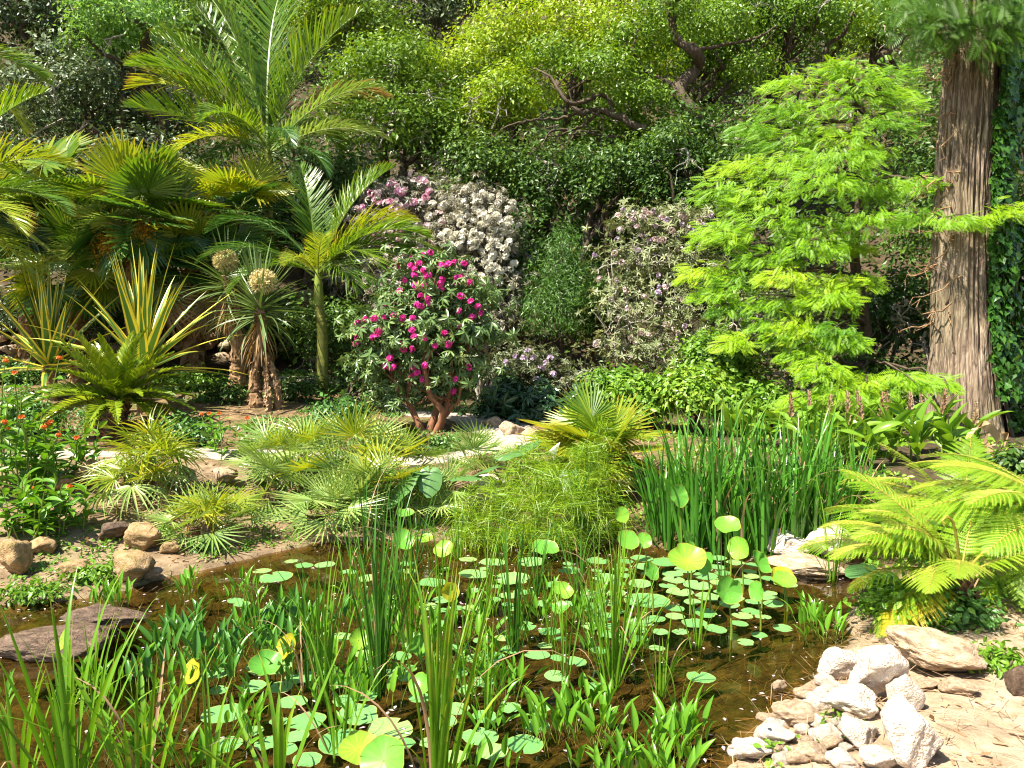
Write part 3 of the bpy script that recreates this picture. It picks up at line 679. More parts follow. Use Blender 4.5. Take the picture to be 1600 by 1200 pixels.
def limb_tree():
    """the gnarled bare oak limbs seen against the foliage"""
    rng = np.random.default_rng(77)
    b = at(1120, 17.0)
    t = thing('gnarled_oak', 'gnarled dark oak with twisting bare limbs in front of the green oak', 'tree', b)
    mb = MB(); q = lambda pts, Y: curve([P(x, y, Y + .25 * math.sin(k * 2.1)) - b for k, (x, y) in enumerate(pts)], 30)
    main = [(1105, 330), (1110, 230), (1085, 175), (1060, 140), (1092, 105), (1085, 80), (1058, 62), (1050, 20), (1062, -40)]
    tube(mb, q(main, 17.0), np.linspace(.17, .09, 30) * (1 + .15 * rng.normal(size=30)), 9)
    link('trunk', mb.mesh('trunk', M['bark'], True), t)
    for pts, r in [([(1105, 215), (1040, 210), (1000, 200), (960, 180), (930, 172), (905, 176), (880, 150), (868, 125)], .11), ([(960, 180), (945, 150), (890, 160), (860, 120), (830, 105)], .06),
                   ([(940, 172), (905, 200), (860, 205), (850, 235)], .04), ([(1000, 200), (960, 215), (905, 205), (890, 222), (850, 232)], .04), ([(1060, 140), (1010, 110), (990, 80), (1000, 40)], .05),
                   ([(905, 176), (870, 185), (820, 190), (780, 205), (755, 245)], .035), ([(1085, 80), (1130, 70), (1180, 60), (1215, 40)], .05), ([(1110, 200), (1160, 180), (1185, 140)], .05)]:
        mb = MB(); c = q(pts, 16.9); tube(mb, c + rng.normal(0, .012, c.shape), np.linspace(r, r * .3, 30), 7)
        for j in range(7):
            s = c[rng.integers(8, 29)]; tube(mb, wiggle(rng, s, s + np.array([rng.normal(0, .5), rng.normal(0, .2), rng.normal(-.1, .4)]), 7, .3), np.linspace(r * .3, .006, 7), 4)
        link('limb', mb.mesh('limb', M['bark'], True), t)
    mb = MB(); pads = [(P(x, y, 17.2 + rng.normal(0, .4)) - b, np.array([w, w, w * .55]) * 17 / FPX) for x, y, w in
                       [(1040, 20, 70), (990, 60, 55), (950, 110, 60), (1010, 150, 45), (1130, 40, 60), (1180, 110, 50), (860, 90, 50), (820, 150, 45), (1040, 235, 60), (1150, 190, 40)]]
    foliage(mb, rng, pads, 15000, .085, LEAF2, clump=.16)
    link('crown', mb.mesh('crown', M['oak_green']), t)
limb_tree()
print('FOREST done')

# ------------------------------------------------------------------ flowering shrubs
def merge_tmpl(parts):
    V = []; F = []; n = 0
    for v, f in parts: V.append(v); F.append(f + n); n += len(v)
    return np.concatenate(V), np.concatenate(F)
def spun(tm, a, el, s=1.0):
    v, f = tm[0] * s, tm[1]; c, k = math.cos(el), math.sin(el)
    w = np.stack([v[:, 0], v[:, 1] * c - v[:, 2] * k, v[:, 1] * k + v[:, 2] * c], -1)
    c, k = math.cos(a), math.sin(a); return np.stack([w[:, 0] * c - w[:, 1] * k, w[:, 0] * k + w[:, 1] * c, w[:, 2]], -1), f
LANCE = (LEAF4[0] * np.array([.62, 1, 1]), LEAF4[1])
WHORL = merge_tmpl([spun(LANCE, a, -.25 - .35 * (k % 2), 1 - .15 * (k % 3)) for k, a in enumerate(np.linspace(0, 2 * PI, 8, endpoint=False))])
WHORL_UP = merge_tmpl([spun(LANCE, a, .35 - .5 * (k % 2), 1 - .15 * (k % 3)) for k, a in enumerate(np.linspace(0, 2 * PI, 7, endpoint=False))])
PETAL = (np.array([[0, 0, 0], [.34, .5, .1], [.2, .95, .0], [-.2, .95, .0], [-.34, .5, .1]]), np.array([[0, 1, 2], [0, 2, 3], [0, 3, 4]]))
FLORET = merge_tmpl([spun(PETAL, a, .45) for a in np.linspace(0, 2 * PI, 5, endpoint=False)])
def truss(name, mat, seed, R=1.0, n=20, fs=.52):
    rng = np.random.default_rng(seed); d = rdir(rng, n * 3); d = d[d[:, 2] > -.35][:n]; mb = MB()
    scatter(mb, FLORET, d * R * .62 * rng.uniform(.85, 1.1, (len(d), 1)), basis(d, rng.normal(size=d.shape)), fs * rng.uniform(.8, 1.2, len(d)), rng.random(len(d)))
    return mb.mesh(name, mat)
def shrub(name, label, base, pads, leafm, size, n, tmpl, barkm, stems, seed, clump=.12, per=10, trusses=(), stem_r=.04, group=None, upw=.5, droop=.2, twigs=0, lowcut=-.6):
    rng = np.random.default_rng(seed); b = np.array(base)
    t = thing(name, label, 'shrub', b, group); pads = [(p - b, np.array(r)) for p, r in pads]
    mb = MB(); foliage(mb, rng, pads, n, size, tmpl, clump=clump, per=per, upw=upw, droop=droop, lowcut=lowcut); link('crown', mb.mesh('crown', leafm), t)
    for k in range(stems):
        mb = MB(); e = pads[rng.integers(len(pads))][0]; s = np.array([rng.normal(0, .05), rng.normal(0, .05), -.08])
        w = wiggle(rng, s, s * .3 + e, 9, .14); tube(mb, w, np.linspace(stem_r, stem_r * .3, 9) * rng.uniform(.7, 1.1), 7)
        for q in range(9):
            a = w[rng.integers(3, 9)]; pe = pads[rng.integers(len(pads))]; ee = pe[0] + rdir(rng, 1)[0] * pe[1] * .9
            if np.linalg.norm(ee - a) < 1.6: tube(mb, wiggle(rng, a, ee, 7, .16), np.linspace(stem_r * .3, .006, 7), 5)
        link('stem', mb.mesh('stem', M[barkm], True), t)
    if twigs:
        mb = MB()
        for q in range(twigs):
            pe = pads[rng.integers(len(pads))]; d = unit(np.array([rng.normal(0, .8), -1, rng.normal(.1, .6)])); a = pe[0] + d * pe[1] * .3
            tube(mb, wiggle(rng, a, pe[0] + d * pe[1] * rng.uniform(1, 1.25), 8, .22), np.linspace(.014, .004, 8), 4)
        tag(link('bare_twigs', mb.mesh('bare_twigs', M['twig']), t), kind='stuff')
    for me, pts, s in trusses:
        for p in pts:
            d = unit(np.array([rng.normal(0, .4), -.6, .7])); z, x, y = d, None, None
            mt = Matrix.Translation(Vector(p - b)) @ Vector(d).to_track_quat('Z', 'Y').to_matrix().to_4x4() @ Matrix.Rotation(rng.uniform(0, 6.28), 4, 'Z') @ Matrix.Diagonal((*(s * rng.uniform(.75, 1.2, 3)), 1))
            link('flower_truss', me, t, mat4=mt)
    return t
def pad(px, py, Y, rx, ry, rd=None):
    m = Y / FPX; return (P(px, py, Y), (rx * m, (rd or (rx + ry) / 2) * m, ry * m))
def front(px, py, Y, pads):
    """depth of the front of the nearest lump behind a pixel"""
    best = Y
    for c, r in pads:
        p = P(px, py, c[1]); q = ((p[0] - c[0]) / r[0]) ** 2 + ((p[2] - c[2]) / r[2]) ** 2
        if q < 1: best = min(best, c[1] - r[1] * math.sqrt(1 - q) * 1.03)
    return P(px, py, best)
TR = {k: [truss('flower_truss', M[k], s, n=nn) for s in (1, 2)] for k, nn in (('magenta', 20), ('rose', 14), ('white_petal', 16), ('lilac', 12), ('blush', 12))}

# near magenta rhododendron
mp = [pad(670, 425, 10.2, 55, 35), pad(640, 470, 10.1, 55, 35), pad(715, 465, 10.3, 60, 38), pad(590, 520, 10, 42, 32), pad(660, 520, 10, 65, 40), pad(740, 520, 10.3, 42, 36),
      pad(600, 580, 10, 45, 34), pad(680, 575, 10.1, 60, 36), pad(735, 580, 10.3, 36, 36), pad(615, 622, 10, 40, 22), pad(690, 618, 10.2, 40, 20), pad(580, 555, 10, 30, 24)]
MAG = [(660, 398), (645, 403), (672, 395), (655, 412), (700, 412), (710, 410), (690, 414), (648, 430), (735, 441), (757, 445), (688, 443), (713, 443), (649, 445), (664, 447), (624, 455), (667, 468), (670, 474), (652, 477),
       (735, 471), (747, 479), (720, 463), (598, 479), (558, 504), (568, 515), (585, 498), (603, 496), (616, 492), (629, 497), (571, 499), (556, 537), (558, 529), (696, 496), (664, 529), (625, 539), (680, 541), (701, 538),
       (610, 559), (604, 573), (614, 574), (652, 582), (712, 593), (660, 594), (709, 612), (643, 588), (717, 510), (752, 490), (592, 517), (648, 527)]
_r = np.random.default_rng(8); MAG += [(_r.uniform(620, 735), _r.uniform(400, 480)) for _ in range(16)] + [(_r.uniform(565, 740), _r.uniform(480, 610)) for _ in range(14)]
shrub('rhododendron', 'rhododendron dotted with magenta flower clusters on reddish stems beside the path', at(672, 9.9), mp, M['rhodo'], .105, 1900, WHORL, 'bark_red', 5, 201, clump=.13, per=4,
      trusses=[(TR['magenta'][k], [front(x, y, 10, mp) for x, y in MAG[k::2]], .048) for k in (0, 1)], stem_r=.05)
# big pink and white ones behind
pp = [pad(600, 330, 14.6, 60, 45), pad(650, 320, 14.8, 60, 42), pad(610, 400, 14.5, 70, 55), pad(680, 370, 14.6, 60, 55), pad(560, 430, 14.6, 50, 60), pad(640, 460, 14.3, 70, 60), pad(640, 290, 15, 30, 20), pad(590, 300, 14.8, 30, 16)]
rng = np.random.default_rng(9)
pk = [(rng.normal(625, 40), rng.normal(310, 26)) for _ in range(60)] + [(rng.uniform(560, 700), rng.uniform(330, 470)) for _ in range(70)]
pk = [q for q in pk if q[1] > 270 + abs(q[0] - 640) * .28]
shrub('rhododendron', 'tall dusty rhododendron with rose pink blossoms behind the small arching palm', at(630, 14.9), pp, M['rhodo_dusty'], .095, 2600, WHORL, 'twig', 4, 202, clump=.17, per=4,
      trusses=[(TR['rose'][0], [front(x, y, 14.6, pp) for x, y in pk[0:60:2]], .075), (TR['blush'][1], [front(x, y, 14.6, pp) for x, y in pk[1:60:2] + pk[61::2]], .075), (TR['blush'][0], [front(x, y, 14.6, pp) for x, y in pk[60::2]], .08)], twigs=50)
wp = [pad(735, 320, 14.2, 45, 32), pad(770, 350, 14.1, 42, 38), pad(720, 380, 14, 50, 45), pad(780, 400, 14, 42, 40), pad(730, 440, 13.8, 60, 50), pad(795, 450, 13.9, 36, 36), pad(760, 500, 13.7, 50, 45)]
wk = [(rng.normal(750, 32), rng.normal(335, 30)) for _ in range(85)] + [(rng.uniform(690, 815), rng.uniform(340, 460)) for _ in range(60)]
wk = [q for q in wk if q[1] > 292 + max(0, q[0] - 775) * .9 + max(0, 715 - q[0]) * .5 and q[0] < 815]
shrub('rhododendron', 'rhododendron covered in white blossoms behind the magenta one', at(755, 14.2), wp, M['rhodo_dusty'], .095, 2000, WHORL, 'twig', 5, 203, clump=.17, per=4,
      trusses=[(TR['white_petal'][k], [front(x, y, 14.1, wp) for x, y in wk[k::2]], .084) for k in (0, 1)], twigs=40)
# grey lilac shrub
gp = [pad(1000, 350, 13, 50, 30), pad(1070, 350, 12.8, 60, 36), pad(985, 410, 12.8, 55, 40), pad(1050, 410, 12.6, 60, 42), pad(970, 480, 12.6, 48, 45), pad(1040, 480, 12.4, 65, 45), pad(1100, 430, 12.6, 45, 45), pad(960, 540, 12.5, 40, 30), pad(1020, 550, 12.3, 60, 36), pad(1090, 520, 12.3, 50, 40)]
lk = [(rng.uniform(960, 1120), rng.uniform(325, 380)) for _ in range(50)] + [(rng.uniform(925, 1100), rng.uniform(380, 560)) for _ in range(40)]
shrub('azalea', 'loose grey twiggy azalea with pale blush blossoms left of the feathery cypress', at(1030, 12.8), gp, M['twiggy'], .085, 2300, WHORL_UP, 'twig', 7, 204, clump=.15, per=4,
      trusses=[(TR['blush'][0], [front(x, y, 12.7, gp) for x, y in lk[0::2]], .06), (TR['lilac'][0], [front(x, y, 12.7, gp) for x, y in lk[1::4]], .05)], twigs=130)
ap = [pad(800, 565, 11.8, 40, 26), pad(840, 570, 11.7, 40, 28), pad(880, 590, 11.6, 40, 26), pad(910, 600, 11.5, 40, 24)]
lk = [(818, 560), (832, 560), (806, 558), (846, 575), (838, 592), (852, 568), (865, 585), (790, 565), (825, 548), (860, 560)]
shrub('azalea', 'low azalea with a few lilac blossoms behind the dark glossy leaves by the path', at(850, 11.9), ap, M['azalea'], .07, 900, WHORL_UP, 'bark', 5, 205, clump=.13, per=5, trusses=[(TR['lilac'][1], [front(x, y, 11.7, ap) for x, y in lk], .055)], twigs=20)
fp = [pad(790, 620, 11.2, 36, 24), pad(835, 635, 11.0, 40, 26), pad(870, 655, 10.8, 36, 18), pad(770, 645, 11.2, 26, 16), pad(905, 640, 11.0, 30, 24)]
shrub('fatsia', 'low shrub of large dark glossy leaves beyond the bend of the path', at(830, 11.3), fp, M['fatsia'], .17, 330, WHORL, 'bark', 5, 206, clump=.14, per=3)
# conical bush
cp = [pad(880, 365, 13.6, 18, 22), pad(878, 395, 13.5, 30, 26), pad(870, 430, 13.4, 45, 30), pad(885, 465, 13.3, 50, 32), pad(865, 500, 13.3, 55, 34), pad(900, 430, 13.5, 30, 26), pad(845, 470, 13.4, 30, 28)]
shrub('conical_bush', 'cone shaped mid green bush between the white rhododendron and the grey azalea', at(875, 13.8), cp, leafmat('conical_leaf', [(0, (.04, .11, .02)), (.6, (.09, .20, .025)), (1, (.2, .32, .04))], .3), .075, 9000, NARROW, 'bark', 3, 207, clump=.11, per=18, droop=.8, upw=.2)
# bright lower bushes behind the irises
for k, (px, py, Y, rx, ry, lb) in enumerate([(1010, 610, 10.3, 55, 34, 'bright green leafy bush behind the yellow fan palm'), (1090, 600, 10.0, 55, 36, 'bright yellow green bush right behind the iris bed'),
                                             (1170, 620, 9.9, 55, 34, 'leafy green bush under the lowest cypress boughs'), (960, 600, 10.8, 45, 34, 'small pale green bush left of the bright bushes near the path'),
                                             (1120, 545, 11.2, 50, 40, 'speckled yellow green bush below the grey azalea')]):
    q = [pad(px, py, Y, rx * .7, ry * .7), pad(px - rx * .5, py + 8, Y - .1, rx * .5, ry * .6), pad(px + rx * .5, py + 4, Y, rx * .5, ry * .6), pad(px, py + ry * .7, Y - .2, rx * .7, ry * .5)]
    shrub('leafy_bush', lb, at(px, Y + .2), q, M['bush_green'], .085, 2600, LEAF4, 'bark', 4, 230 + k, clump=.1, per=9, group='bright bushes behind the irises')

# ------------------------------------------------------------------ feathery cypress
def spray_tmpl(n=10):
    parts = []
    for k in range(n):
        u = .08 + .86 * k / (n - 1); l = .34 * math.sin(PI * (.25 + .62 * u)) ** .8
        for s in (-1, 1):
            v = NARROW[0] * np.array([l * .85, l, l]); a = s * -(1.05 - .3 * u); c, d = math.cos(a), math.sin(a)
            parts.append((np.stack([v[:, 0] * c - v[:, 1] * d, v[:, 0] * d + v[:, 1] * c + u, v[:, 2] - .1 * u * u], -1), NARROW[1]))
    return merge_tmpl(parts)
SPRAY = spray_tmpl()
def cypress(name, label, base, axis, boughs, leafm, n, seed, size=.20, barkm='bark', spray=1.0, trunk_r=.10):
    rng = np.random.default_rng(seed); b = np.array(base); t = thing(name, label, 'tree', b)
    ax = curve([p - b for p in axis], 24); mb = MB(); tube(mb, ax, np.linspace(trunk_r, .012, 24), 8); link('trunk', mb.mesh('trunk', M[barkm], True), t)
    tot = sum(w for _, w, _, _ in boughs)
    for c, rx, ry, rd in boughs:
        c = c - b + np.array([rng.normal(0, .08), rng.normal(0, .1), rng.normal(0, .07)]); k = np.argmin(np.abs(ax[:, 2] - (c[2] + .12))); s = ax[k]
        mb = MB(); w = wiggle(rng, s, c + (c - s) * .15, 9, .06, sag=.04); tube(mb, w, np.linspace(.028, .006, 9), 5)
        out = unit((c - s) * np.array([1, 1, .3]) + 1e-6)
        m = int(n * rx / tot); th = rng.uniform(0, 2 * PI, m); r = np.sqrt(rng.random(m))
        off = np.stack([np.cos(th) * r * rx, np.sin(th) * r * rd, rng.normal(0, .38, m) * ry], -1)
        off[:, 2] -= .5 * ry * r ** 2
        pos = c + off
        dr = unit(off * np.array([1, 1, .2])) * .7 + out * .7 + rng.normal(0, .35, (m, 3)) + np.array([0, -.1, -.18])
        nr = np.array([-.1, -.6, 1]) + rng.normal(0, .42, (m, 3)) + off * .3
        scatter(mb, SPRAY, pos - unit(dr) * size * .5, basis(nr, dr), size * rng.uniform(.6, 1.25, m), np.clip(rng.random() * .65 + rng.random(m) * .5 - .15, 0, 1), 1)
        link('bough', mb.mesh('bough', [M[barkm], leafm]), t)
    return t
def bough(px, py, Y, rx, ry=None):
    m = Y / FPX; return (P(px, py, Y), rx * m, (ry or rx * .42) * m, rx * m * .8)
B = [(1385, 105, 11.5, 40), (1330, 135, 11.3, 55), (1250, 120, 11.4, 50), (1205, 160, 11.2, 45), (1290, 165, 11, 60), (1390, 160, 11, 50), (1175, 200, 11.2, 36), (1230, 210, 10.9, 55), (1310, 205, 10.7, 60),
     (1395, 190, 10.9, 45), (1160, 250, 10.9, 50), (1220, 255, 10.6, 60), (1300, 250, 10.4, 65), (1380, 240, 10.8, 40), (1125, 290, 10.6, 42), (1190, 300, 10.4, 60), (1270, 300, 10.2, 70), (1350, 290, 10.2, 60), (1410, 290, 10.3, 40),
     (1140, 345, 10.5, 45), (1210, 345, 10.2, 60), (1290, 340, 10, 60), (1370, 330, 9.9, 50), (1440, 340, 9.7, 45), (1500, 335, 9.05, 45, 12), (1575, 328, 9.0, 40, 12), (1120, 375, 10.4, 50), (1200, 395, 10.2, 60), (1280, 385, 9.9, 50),
     (1095, 425, 10.3, 45), (1160, 440, 10.1, 50), (1240, 420, 9.9, 45), (1300, 430, 9.7, 45), (1130, 490, 10.1, 38), (1180, 500, 10, 36), (1270, 470, 9.7, 50), (1240, 500, 9.6, 45), (1215, 530, 9.6, 36), (1310, 480, 9.7, 36), (1460, 270, 9.8, 36, 12),
     (1290, 570, 9.3, 45), (1350, 590, 9.2, 45), (1260, 610, 9.2, 40), (1310, 620, 9.1, 50), (1410, 590, 9.1, 42, 12), (1460, 598, 9.0, 42, 14), (1380, 625, 9.1, 40), (1240, 200, 11.3, 60), (1340, 380, 10.4, 40), (1350, 440, 10, 36), (1110, 460, 10.2, 40), (1150, 540, 9.9, 34), (1260, 550, 9.5, 40), (1310, 545, 9.4, 34), (1350, 520, 9.6, 34), (1290, 520, 9.6, 36), (1200, 470, 9.9, 40), (1330, 120, 11.4, 40), (1400, 130, 11.2, 40), (1300, 110, 11.4, 36)]
cb = at(1345, 10.9)
cypress('feathery_cypress', 'vivid yellow green feathery cypress in front of the big ivy trunk', cb, [cb, P(1352, 520, 10.8), P(1335, 400, 10.8), P(1345, 280, 10.9), P(1335, 210, 11.1), P(1340, 150, 11.3)], [bough(*q) for q in B], M['cypress'], 7600, 301, size=.17)

# ------------------------------------------------------------------ the big trunk and its ivy
TB = at(1510, 9.6)
def trunk_r(z):
    return np.interp(z, [-.2, 0, .25, .8, 1.6, 3.0, 5.2, 9.5], [.56, .49, .43, .385, .345, .305, .28, .18])
def trunk_c(z):
    return np.stack([np.interp(z, [0, 1.4, 3, 5.3, 9.5], [0, -.06, -.10, -.08, -.05]), 0 * z, z], -1)
def big_trunk():
    t = thing('ivy_clad_tree', 'massive old tree with furrowed brown trunk standing right of the cypress', 'tree', TB)
    nt, nzr = 220, 150; z = np.linspace(-.2, 9.5, nzr); th = np.linspace(0, 2 * PI, nt, endpoint=False)
    Z, TH = np.meshgrid(z, th, indexing='ij')
    q = np.stack([np.cos(TH) * 7, np.sin(TH) * 7, Z * .6 + .4 * np.sin(TH * 2)], -1)
    rdg = 1 - np.abs(fbm(q, 3)) * 1.3; rdg2 = 1 - np.abs(fbm(q * 2.2 + 9, 3))
    flute = .05 * np.cos(TH * 5 + .4 * Z) * np.exp(-Z / 1.2)
    r = trunk_r(Z) * (1 + flute) + \
        .060 * rdg + .032 * rdg2 - .065 + .03 * fbm(np.stack([np.cos(TH) * 1.2, np.sin(TH) * 1.2, Z * .8], -1), 2)
    V = trunk_c(Z) + np.stack([np.cos(TH) * r, np.sin(TH) * r, 0 * Z], -1)
    i = np.arange(nzr - 1)[:, None] * nt; j = np.arange(nt)[None]; k = (j + 1) % nt
    mb = MB(); mb.add(V.reshape(-1, 3), np.stack([i + j, i + k, i + nt + k, i + nt + j], -1).reshape(-1, 4))
    link('trunk', mb.mesh('trunk', M['bark_big'], True), t)
    rng = np.random.default_rng(31)
    mb = MB()     # shaggy dead twigs on the left of the trunk
    for k in range(50):
        zz = rng.uniform(1.2, 5.2); a = rng.uniform(2.4, 4.2); s = trunk_c(np.array(zz)) + np.array([math.cos(a), math.sin(a), 0]) * (trunk_r(zz) - .02)
        e = s + np.array([math.cos(a) * rng.uniform(.15, .55), -rng.uniform(0, .25), rng.normal(-.15, .22)])
        tube(mb, wiggle(rng, s, e, 8, .28), np.linspace(.011, .003, 8), 4)
    tag(link('dead_twigs', mb.mesh('dead_twigs', M['bark_fibre']), t), kind='stuff')
    bs = [(1440, 10, 9.2, 60), (1500, 15, 9.0, 60), (1560, 15, 9.0, 60), (1460, 45, 9.2, 45), (1560, 50, 8.9, 40), (1600, 25, 9, 50), (1420, -20, 9.4, 60), (1530, -25, 9.1, 80)]
    for q in bs:
        c, rx, ry, rd = bough(*q); c = c - TB; mb = MB(); s = trunk_c(np.array(c[2] + .5)); tube(mb, wiggle(rng, s, c, 8, .1), np.linspace(.05, .01, 8), 5)
        m = 60; th_ = rng.uniform(0, 6.28, m); rr = np.sqrt(rng.random(m)); off = np.stack([np.cos(th_) * rr * rx, np.sin(th_) * rr * rd, rng.normal(0, .12, m)], -1)
        dr = off * .5 + np.array([0, -.3, -.5]) + rng.normal(0, .3, (m, 3)); nr = np.array([0, -.8, .5]) + rng.normal(0, .3, (m, 3))
        scatter(mb, SPRAY, c + off, basis(nr, dr), .24 * rng.uniform(.7, 1.2, m), rng.random(m), 1)
        link('bough', mb.mesh('bough', [M['bark'], M['cypress_dark']]), t)
big_trunk()
def ivy():
    rng = np.random.default_rng(41); t = thing('ivy', 'glossy green ivy climbing the right side of the big trunk', 'ivy', TB + np.array([.3, -.3, 0]))
    b = TB + np.array([.3, -.3, 0])
    for s in range(5):
        mb = MB(); z = np.linspace(0, 7, 40); a = -.75 + .18 * s + .12 * np.sin(z * 1.3 + s)
        c = trunk_c(z) + np.stack([np.cos(a) * (trunk_r(z) + .05), np.sin(a) * (trunk_r(z) + .05), 0 * z], -1) + TB - b; tube(mb, c, np.linspace(.022, .008, 40), 5)
        link('stem', mb.mesh('stem', M['bark']), t)
    n = 4200; z = rng.uniform(.5, 7, n) ; a = rng.normal(-.88, .36, n) - .07 * z * (rng.random(n) < .5)
    a = np.clip(a, -1.35, 1.0); bump = .10 * (fbm(np.stack([a * 2, z * 1.4, 0 * z], -1), 3) + .6)
    r = trunk_r(z) + .075 + np.abs(rng.normal(0, .06, n)) + np.maximum(0, bump)
    rd = np.stack([np.cos(a), np.sin(a), 0 * a], -1); pos = trunk_c(z) + rd * r[:, None] + TB - b
    low = pos[:, 2] < 1.0
    mb = MB(); nr = rd + np.array([0, -.2, .45]) + rng.normal(0, .35, (n, 3)); ax = np.array([0, 0, -1.]) + rng.normal(0, .5, (n, 3))
    scatter(mb, HEART, pos, basis(nr, ax), .085 * rng.uniform(.6, 1.3, n), rng.random(n))
    o = link('foliage', mb.mesh('foliage', M['ivy']), t)
ivy()
rng = np.random.default_rng(43)
rp = [pad(1590, 200, 10.4, 40, 120), pad(1600, 400, 10.2, 45, 110), pad(1600, 560, 10, 40, 90), pad(1595, 650, 9.6, 36, 40)]
shrub('ivy_thicket', 'curtain of dark ivy and tangled twigs at the right edge behind the big trunk', at(1605, 10.4), rp, M['ivy'], .08, 5200, HEART, 'bark', 5, 208, clump=.12, per=14, twigs=70)
print('SHRUBS done')

# ------------------------------------------------------------------ palms, cycad, agaves, yuccas
def trunk_part(t, pts, radii, mat, sides=12, ring=0, name='trunk', rough=0, seed=0):
    c = curve(pts, 60); r = np.interp(np.linspace(0, 1, 60), np.linspace(0, 1, len(radii)), radii)
    if ring: r = r * (1 + .05 * (np.arange(60) % ring == 0))
    if rough: r = r * (1 + rough * np.random.default_rng(seed).normal(size=60))
    mb = MB(); tube(mb, c, r, sides); return link(name, mb.mesh(name, M[mat], True), t)
def scales(t, pts, radii, mat, n, size, seed, up=.9):
    rng = np.random.default_rng(seed); c = curve(pts, 40); r = np.interp(np.linspace(0, 1, 40), np.linspace(0, 1, len(radii)), radii); k = rng.integers(2, 40, n); a = rng.uniform(0, 6.28, n); d = np.stack([np.cos(a), np.sin(a), 0 * a], -1); mb = MB()
    scatter(mb, (LEAF2[0] * np.array([1.3, 1, 1]), LEAF2[1]), c[k] + d * (r[k] - size * .15)[:, None], basis(d * .7 + np.array([0, 0, -.4 * np.sign(up)]) + rng.normal(0, .15, (n, 3)), d * .6 + np.array([0, 0, up]) + rng.normal(0, .2, (n, 3))), size * rng.uniform(.6, 1.4, n), rng.random(n))
    return link('leaf_bases', mb.mesh('leaf_bases', M[mat]), t)
def king_palm(label, base, top, fr, rtr, shaft, seed, mats):
    t = thing('feather_palm', label, 'palm', base); b = np.array(base); tp = np.array(top) - b
    trunk_part(t, [(0, 0, -.2), tp * .5 + np.array([.03, 0, 0]), tp - np.array([0, 0, shaft])], [rtr * 1.3, rtr, rtr * .85], 'palm_trunk', ring=4)
    trunk_part(t, [tp - np.array([0, 0, shaft]), tp - np.array([0, 0, shaft * .4]), tp + np.array([0, 0, .1])], [rtr * 1.05, rtr * .9, rtr * .45], 'crownshaft', name='crownshaft')
    rng = np.random.default_rng(seed)
    for k, (az, el, L, bd, mk) in enumerate(fr):
        me = FR[(mk, int(k + seed) % 2)]
        link('frond', me, t, mat4=xf(tp - np.array([0, 0, rng.uniform(0, shaft * .25)]), az, el, rng.normal(0, 8), L))
    return t
FR = {}
for mk, mt, kw in [('up', 'palm', dict(bend=.55, vang=28, ldroop=.12, ll=.30)), ('arch', 'palm', dict(bend=1.3, vang=22, ldroop=.3, ll=.30)), ('dark', 'palm_dark', dict(bend=1.4, vang=12, ldroop=.45, ll=.26)),
                   ('yellow', 'palm_yellow', dict(bend=1.1, vang=20, ldroop=.35, ll=.30)), ('pale', 'palm_pale', dict(bend=.9, vang=18, ldroop=.3, ll=.22)), ('dry', 'palm_dead', dict(bend=1.2, vang=10, ldroop=.6, ll=.24, miss=.15)),
                   ('broad', 'palm', dict(bend=1.7, vang=8, ldroop=.35, ll=.40, npair=40))]:
    for v in (0, 1):
        k2 = dict(L=1, npair=74, p=1.5, fwd=38, lw=.0052, t0=.14, pr=.009); k2.update(kw); k2['bend'] *= 1 + .2 * v
        FR[(mk, v)] = frond('frond', M[mt], 400 + len(FR), **k2)
kb = at(418, 14.2)
king_palm('tall feather palm with arching fronds rising above the fan palms', kb, P(418, 225, 14.2),
          [(15, 82, 3.9, 0, 'up'), (60, 70, 3.6, 0, 'up'), (80, 58, 3.1, 0, 'up'), (92, 44, 2.9, 0, 'up'), (105, 28, 2.4, 0, 'up'), (-10, 66, 3.4, 0, 'up'), (-55, 62, 2.9, 0, 'dry'), (-95, 48, 2.5, 0, 'pale'), (-80, 30, 2.3, 0, 'pale'),
           (-120, 12, 1.7, 0, 'dark'), (130, 8, 2.1, 0, 'yellow'), (165, 30, 1.9, 0, 'arch'), (-150, 34, 1.7, 0, 'dark'), (84, 50, 3.0, 0, 'yellow'), (-30, 40, 2.4, 0, 'arch'), (60, 20, 2.2, 0, 'dark'), (70, 80, 3.7, 0, 'up'), (120, 55, 2.6, 0, 'arch'), (-75, 70, 3.0, 0, 'up'), (-105, 25, 2.2, 0, 'pale')], .085, 1.0, 3, None)
sb = at(502, 11.6)
king_palm('small feather palm with a ringed green trunk and broad drooping fronds', sb, P(497, 425, 11.6),
          [(40, 80, 1.9, 0, 'up'), (-60, 70, 2.1, 0, 'up'), (-85, 52, 2.0, 0, 'broad'), (-75, 36, 2.1, 0, 'dark'), (-105, 45, 1.9, 0, 'arch'), (-85, 42, 1.75, 0, 'arch'), (-95, 30, 2.0, 0, 'dark'), (-110, 12, 1.9, 0, 'dark'), (-140, 22, 1.2, 0, 'broad'), (170, 35, 1.1, 0, 'yellow'), (105, 40, 1.8, 0, 'dark'), (85, 60, 2.0, 0, 'dark'),
           (120, 15, 1.4, 0, 'arch'), (70, 35, 1.9, 0, 'dark'), (-165, 50, 1.2, 0, 'yellow'), (-70, 60, 1.8, 0, 'yellow'), (-125, 40, 1.35, 0, 'broad')], .075, .5, 8, None)
lb_ = at(-110, 11.0)
king_palm('feather palm just outside the left edge with yellow fronds reaching in', lb_, P(-115, 330, 11.0),
          [(-80, 50, 2.3, 0, 'yellow'), (-95, 30, 2.2, 0, 'arch'), (-70, 65, 2.4, 0, 'up'), (-110, 15, 2.1, 0, 'yellow'), (-130, 0, 2.0, 0, 'dark'), (-60, 35, 2.0, 0, 'arch'), (-90, -8, 1.9, 0, 'yellow'), (30, 70, 2.3, 0, 'up'), (150, 30, 2.0, 0, 'arch')], .09, .5, 5, None)
